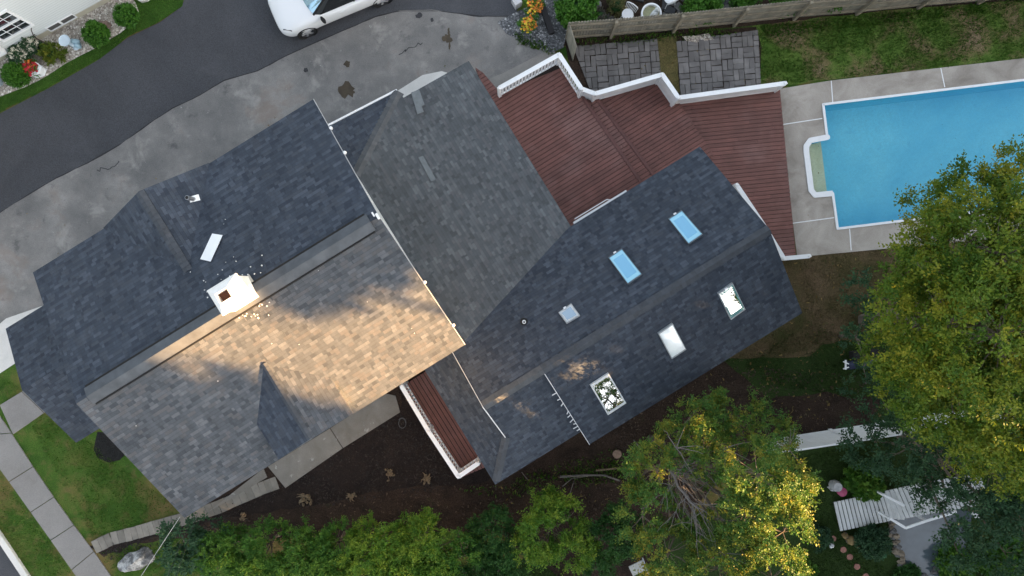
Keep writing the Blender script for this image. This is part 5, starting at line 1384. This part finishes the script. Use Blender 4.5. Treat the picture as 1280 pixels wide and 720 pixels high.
for x in (hb, -hb):
    for s in (1, -1):
        Mw = Matrix((f, lf*s, Vector((0, 0, 1)))).transposed() @ Matrix.Rotation(-math.pi/2, 3, 'X')
        c = CP(x, s*.80, .33)
        g = MB(); g.lathe(c, [(.22, -.12), (.33, -.11), (.345, 0), (.33, .11), (.24, .12), (.22, .06)], 28, Mw); w_ = g.build('wheel', mat_plain('tyre_rubber', (.015, .015, .016), .8), car)
        g = MB(); g.lathe(c, [(.23, .02), (.235, .115), (.215, .12), (.20, .07), (.05, .06)], 24, Mw)
        g.build('rim_dish', mat_plain('dark_rim', (.06, .06, .065), .4, metallic=.5), w_)
        g = MB()
        for k in range(5):
            a_ = k*2*math.pi/5; d_ = Mw @ Vector((math.cos(a_), math.sin(a_), 0)); o_2 = Mw @ Vector((0, 0, .115))
            g.beam(c+d_*.02+o_2, c+d_*.22+o_2, .07, .02, up=Mw @ Vector((0, 0, 1)))
        g.lathe(c, [(.05, .09), (.05, .13), (.01, .135)], 12, Mw)
        g.build('rim', mat_plain('silver_rim', (.65, .65, .66), .3, .05, metallic=.6), w_)
        g = MB(); g.lathe(c+lf*s*-.02, [(.375, 0), (.375, .158), (.345, .160), (.34, 0)], 28, Mw); g.build('wheel_arch', M_dark, car)

# ================================================================ UNSEEN TREES TOWARDS THE SUN, ADDED AND SHAPED TO BLOCK IT
sd = Vector((math.cos(SUN_AZ), math.sin(SUN_AZ), 0)); tdv = Vector((-sd.y, sd.x, 0))
M_far = mat_leaf('blocker_leaf', [(0.2, (0.03, 0.07, 0.015)), (0.8, (0.08, 0.11, 0.02))], .2)
def sun_blocker_tree(s, t, lobes, r_base, seed, label):
    base = sd*s+tdv*t
    L = [((base.x+tdv.x*dt, base.y+tdv.y*dt, z), r) for dt, z, r in lobes]
    return tree('sun_blocker_tree', Vector((base.x, base.y, 0)), L, label, 'tree', M_far, seed, dens=60, twigs=6, leaves=6, tl=.7, ls=.34, lw=.8, tr=r_base, twig_step=25, group='unseen trees added to block the sun', below=-1)
TL = .194; S0 = 32
def hz(H_): return H_+TL*S0  # lobe heights along the sun ray, chosen to shade all but the lit patches
sun_blocker_tree(S0, 2.2, [(.6, hz(9.6), 2.8), (1.3, hz(4.1), 1.5), (-1.3, hz(2.5), 1.0), (-4.55, hz(8.75), .5), (-2.2, hz(9.6), 2.1), (-3.5, hz(9.9), .9), (-1.9, hz(5.6), 1.5), (-1.8, hz(3.6), 1.2), (-1.0, hz(11), 2.2), (2.4, hz(9), 2.6), (-.6, hz(10.2), 2.4), (3.8, hz(8.8), 2.4), (5, hz(5.5), 2.0)], .4, 201, 'unseen tall tree added behind the huge tree to block the sun')
sun_blocker_tree(S0, 8.5, [(0, hz(7), 3.6), (2.8, hz(5), 3), (-2, hz(9), 2.6), (0, hz(3), 3)], .4, 202, 'unseen tall tree added right of the pool to block the sun')
sun_blocker_tree(S0, -9.6, [(0, hz(8.8), 2.3), (-3, hz(5.8), 2.2), (-3.4, hz(9), 1.7), (1.6, hz(10.2), 2.2), (2.4, hz(7.5), 1.7), (2.9, hz(8.0), 1.2), (3.4, hz(6.3), 1.3), (0, hz(5), 3), (-3, hz(10), 2.4)], .4, 203, 'unseen tall tree added below the hedge to block the sun')
for i, (t, H_) in enumerate(((-16.5, 6), (-11.5, 2.6), (-6.6, 4.0), (-4.8, 4.0), (-3.1, 4.2), (-.9, 2.6), (3.4, 3.4), (7.8, 5), (12.6, 5), (17.6, 4.5), (23, 4))):
    z = hz(H_)
    sun_blocker_tree(S0+3+(i % 2)*2, t, [(0, z-3.0, 3.0), (-1.6, z*.35, 3.0), (1.6, z*.38, 3.0), (0, z*.6, 2.6), (1.8, z-3.6, 2.0), (-2.0, z-3.4, 2.2)], .3, 210+i, '%s unseen lower tree added to block the sun, counted from the hedge side' % ordn(i+1))

# ================================================================ GRASS BLADES AND WEEDS
def blades(name, polys, dens, mat, seed, h=.06, w=.35, z=.0):
    rng = np.random.default_rng(seed); pts = []
    for poly in polys:
        q = np.array([(p.x, p.y) for p in PZ(poly, 0)]); lo_, hi_ = q.min(0), q.max(0)
        n = int(dens*np.prod(hi_-lo_)); s = rng.uniform(lo_, hi_, (n, 2)); ins = np.zeros(n, bool)
        j = len(q)-1
        for i in range(len(q)):
            c_ = ((q[i, 1] > s[:, 1]) != (q[j, 1] > s[:, 1])) & (s[:, 0] < (q[j, 0]-q[i, 0])*(s[:, 1]-q[i, 1])/(q[j, 1]-q[i, 1]+1e-9)+q[i, 0])
            ins ^= c_; j = i
        s = s[ins]
        k = np.array([noise.noise(Vector((a*.9, b*.9, seed)))+.5*noise.noise(Vector((a*3, b*3, seed))) for a, b in s])
        pts.append(s[k > rng.uniform(-.7, .25, len(k))])
    s = np.concatenate(pts); n = len(s)
    base = np.concatenate([s, np.full((n, 1), z)], 1)
    d = rng.normal(0, .65, (n, 3)); d[:, 2] = 1; d = norm(d)
    L = (h*rng.uniform(.5, 1.5, n))[:, None]
    side = norm(np.cross(d, rng.normal(0, 1, (n, 3))))*L*w/2
    v = np.stack([base-side, base+side, base+d*L+side*.3, base+d*L-side*.3], 1).reshape(-1, 3)
    o = quads_mesh(name, v, rng.uniform(0, 1, n), mat); return tag(o, kind='stuff')
M_blade = mat_leaf('grass_blade', [(0.2, (0.030, 0.090, 0.008)), (0.6, (0.070, 0.150, 0.018)), (0.9, (0.17, 0.19, 0.05))], .3)
M_bladed = mat_leaf('dim_grass_blade', [(0.2, (0.018, 0.045, 0.007)), (0.6, (0.034, 0.075, 0.012)), (0.9, (0.07, 0.09, 0.025))], .3)  # darker copy of the grass blade, tree shade put into its colour
M_bladedry = mat_leaf('dry_grass_blade', [(0.2, (0.05, 0.06, 0.018)), (0.6, (0.12, 0.095, 0.045)), (0.9, (0.2, 0.15, 0.08))], .3)
blades('grass', [[(40,535),(55,516),(112,552),(160,590),(232,640),(118,678)], [(0,592),(88,712),(95,740),(40,720),(0,662)], [(0,470),(28,486),(0,505)], [(124,690),(165,682),(235,672),(300,740),(150,740)]], 700, M_blade, 1, .05)
blades('grass', [[(950,32),(1100,15),(1310,-4),(1310,70),(1180,84),(978,105),(950,108)]], 900, M_blade, 2, .075)
blades('grass', [[(0,141),(62,109),(125,73),(160,47),(200,28),(228,8),(232,-20),(178,-20),(176,14),(168,29),(150,44),(120,62),(80,84),(40,110),(0,123)]], 900, M_blade, 3, .05)
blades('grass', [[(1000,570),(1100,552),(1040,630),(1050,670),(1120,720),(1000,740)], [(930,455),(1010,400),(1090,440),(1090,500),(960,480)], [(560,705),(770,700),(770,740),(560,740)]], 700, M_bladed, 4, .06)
blades('dry_grass', [[(1000,325),(1110,310),(1110,400),(1000,440),(900,455),(1005,395)]], 500, M_bladedry, 5, .06)
blades('weeds', [[(560,612),(620,606),(700,578),(770,560),(800,590),(700,600),(640,622)], [(700,590),(770,575),(780,600),(720,610)]], 260, M_blade, 6, .10, .6)
blades('weeds', [[(712,50),(945,33),(945,42),(850,50),(822,52),(720,60)], [(948,34),(1230,4),(1230,16),(948,48)], [(640,40),(700,62),(690,68),(650,56)]], 600, M_blade, 7, .10, .5)

def chips(name, polys, dens, mat, seed, size=.03):
    rng = np.random.default_rng(seed); pts = []
    for poly in polys:
        q = np.array([(p.x, p.y) for p in PZ(poly, 0)]); lo_, hi_ = q.min(0), q.max(0)
        n = int(dens*np.prod(hi_-lo_)); s = rng.uniform(lo_, hi_, (n, 2)); ins = np.zeros(n, bool); j = len(q)-1
        for i in range(len(q)):
            ins ^= ((q[i, 1] > s[:, 1]) != (q[j, 1] > s[:, 1])) & (s[:, 0] < (q[j, 0]-q[i, 0])*(s[:, 1]-q[i, 1])/(q[j, 1]-q[i, 1]+1e-9)+q[i, 0]); j = i
        s = s[ins]; k = np.array([noise.noise(Vector((a*.8, b*.8, seed))) for a, b in s]); pts.append(s[k > rng.uniform(-.5, .4, len(k))])
    s = np.concatenate(pts); n = len(s); base = np.concatenate([s, rng.uniform(.018, .04, (n, 1))], 1)
    a = norm(np.concatenate([rng.normal(0, 1, (n, 2)), rng.normal(0, .25, (n, 1))], 1)); b = norm(np.cross(a, np.array([0, 0, 1.0])+rng.normal(0, .3, (n, 3))))
    L = (size*rng.uniform(.4, 1.6, n))[:, None]; W = L*rng.uniform(.25, .7, (n, 1))
    v = np.stack([base-a*L-b*W*.6, base+a*L-b*W, base+a*L*.9+b*W, base-a*L+b*W*.5], 1).reshape(-1, 3)
    return tag(quads_mesh(name, v, rng.uniform(0, 1, n), mat), kind='stuff')
M_chip = mat_leaf('mulch_chip', [(0.2, (0.020, 0.012, 0.009)), (0.6, (0.055, 0.034, 0.024)), (0.85, (0.13, 0.09, 0.055)), (0.95, (0.26, 0.20, 0.13))], .05)
M_chipd = mat_leaf('soil_clod', [(0.2, (0.008, 0.006, 0.005)), (0.7, (0.030, 0.022, 0.018)), (0.97, (0.07, 0.05, 0.04))], .02)
M_leafl = mat_leaf('fallen_leaf', [(0.3, (0.05, 0.06, 0.015)), (0.6, (0.16, 0.10, 0.03)), (0.9, (0.30, 0.22, 0.08))], .1)
chips('mulch', [[(240,660),(350,640),(500,610),(620,605),(740,555),(900,455),(1080,470),(1090,540),(900,560),(800,640),(700,660),(400,670)], [(700,20),(945,10),(945,30),(720,50)]], 110, M_chip, 11, .032)
chips('soil_clods', [[(128,690),(240,645),(350,605),(500,515),(560,560),(600,605),(430,628),(250,662),(140,700)]], 260, M_chipd, 12, .03)
chips('fallen_leaves', [[(985,330),(1110,310),(1110,520),(900,560),(780,560),(900,455)], [(700,55),(940,40),(940,110),(760,120)], [(600,612),(760,560),(780,640),(640,630)]], 22, M_leafl, 13, .035)
chips('fallen_leaves', [[(620,120),(700,85),(840,110),(975,118),(990,315),(940,280),(720,270)], [(0,280),(640,20),(640,90),(0,420)], [(980,110),(1280,76),(1280,98),(1030,128),(1040,285),(1100,310),(1000,318)]], 1.2, M_leafl, 14, .03)
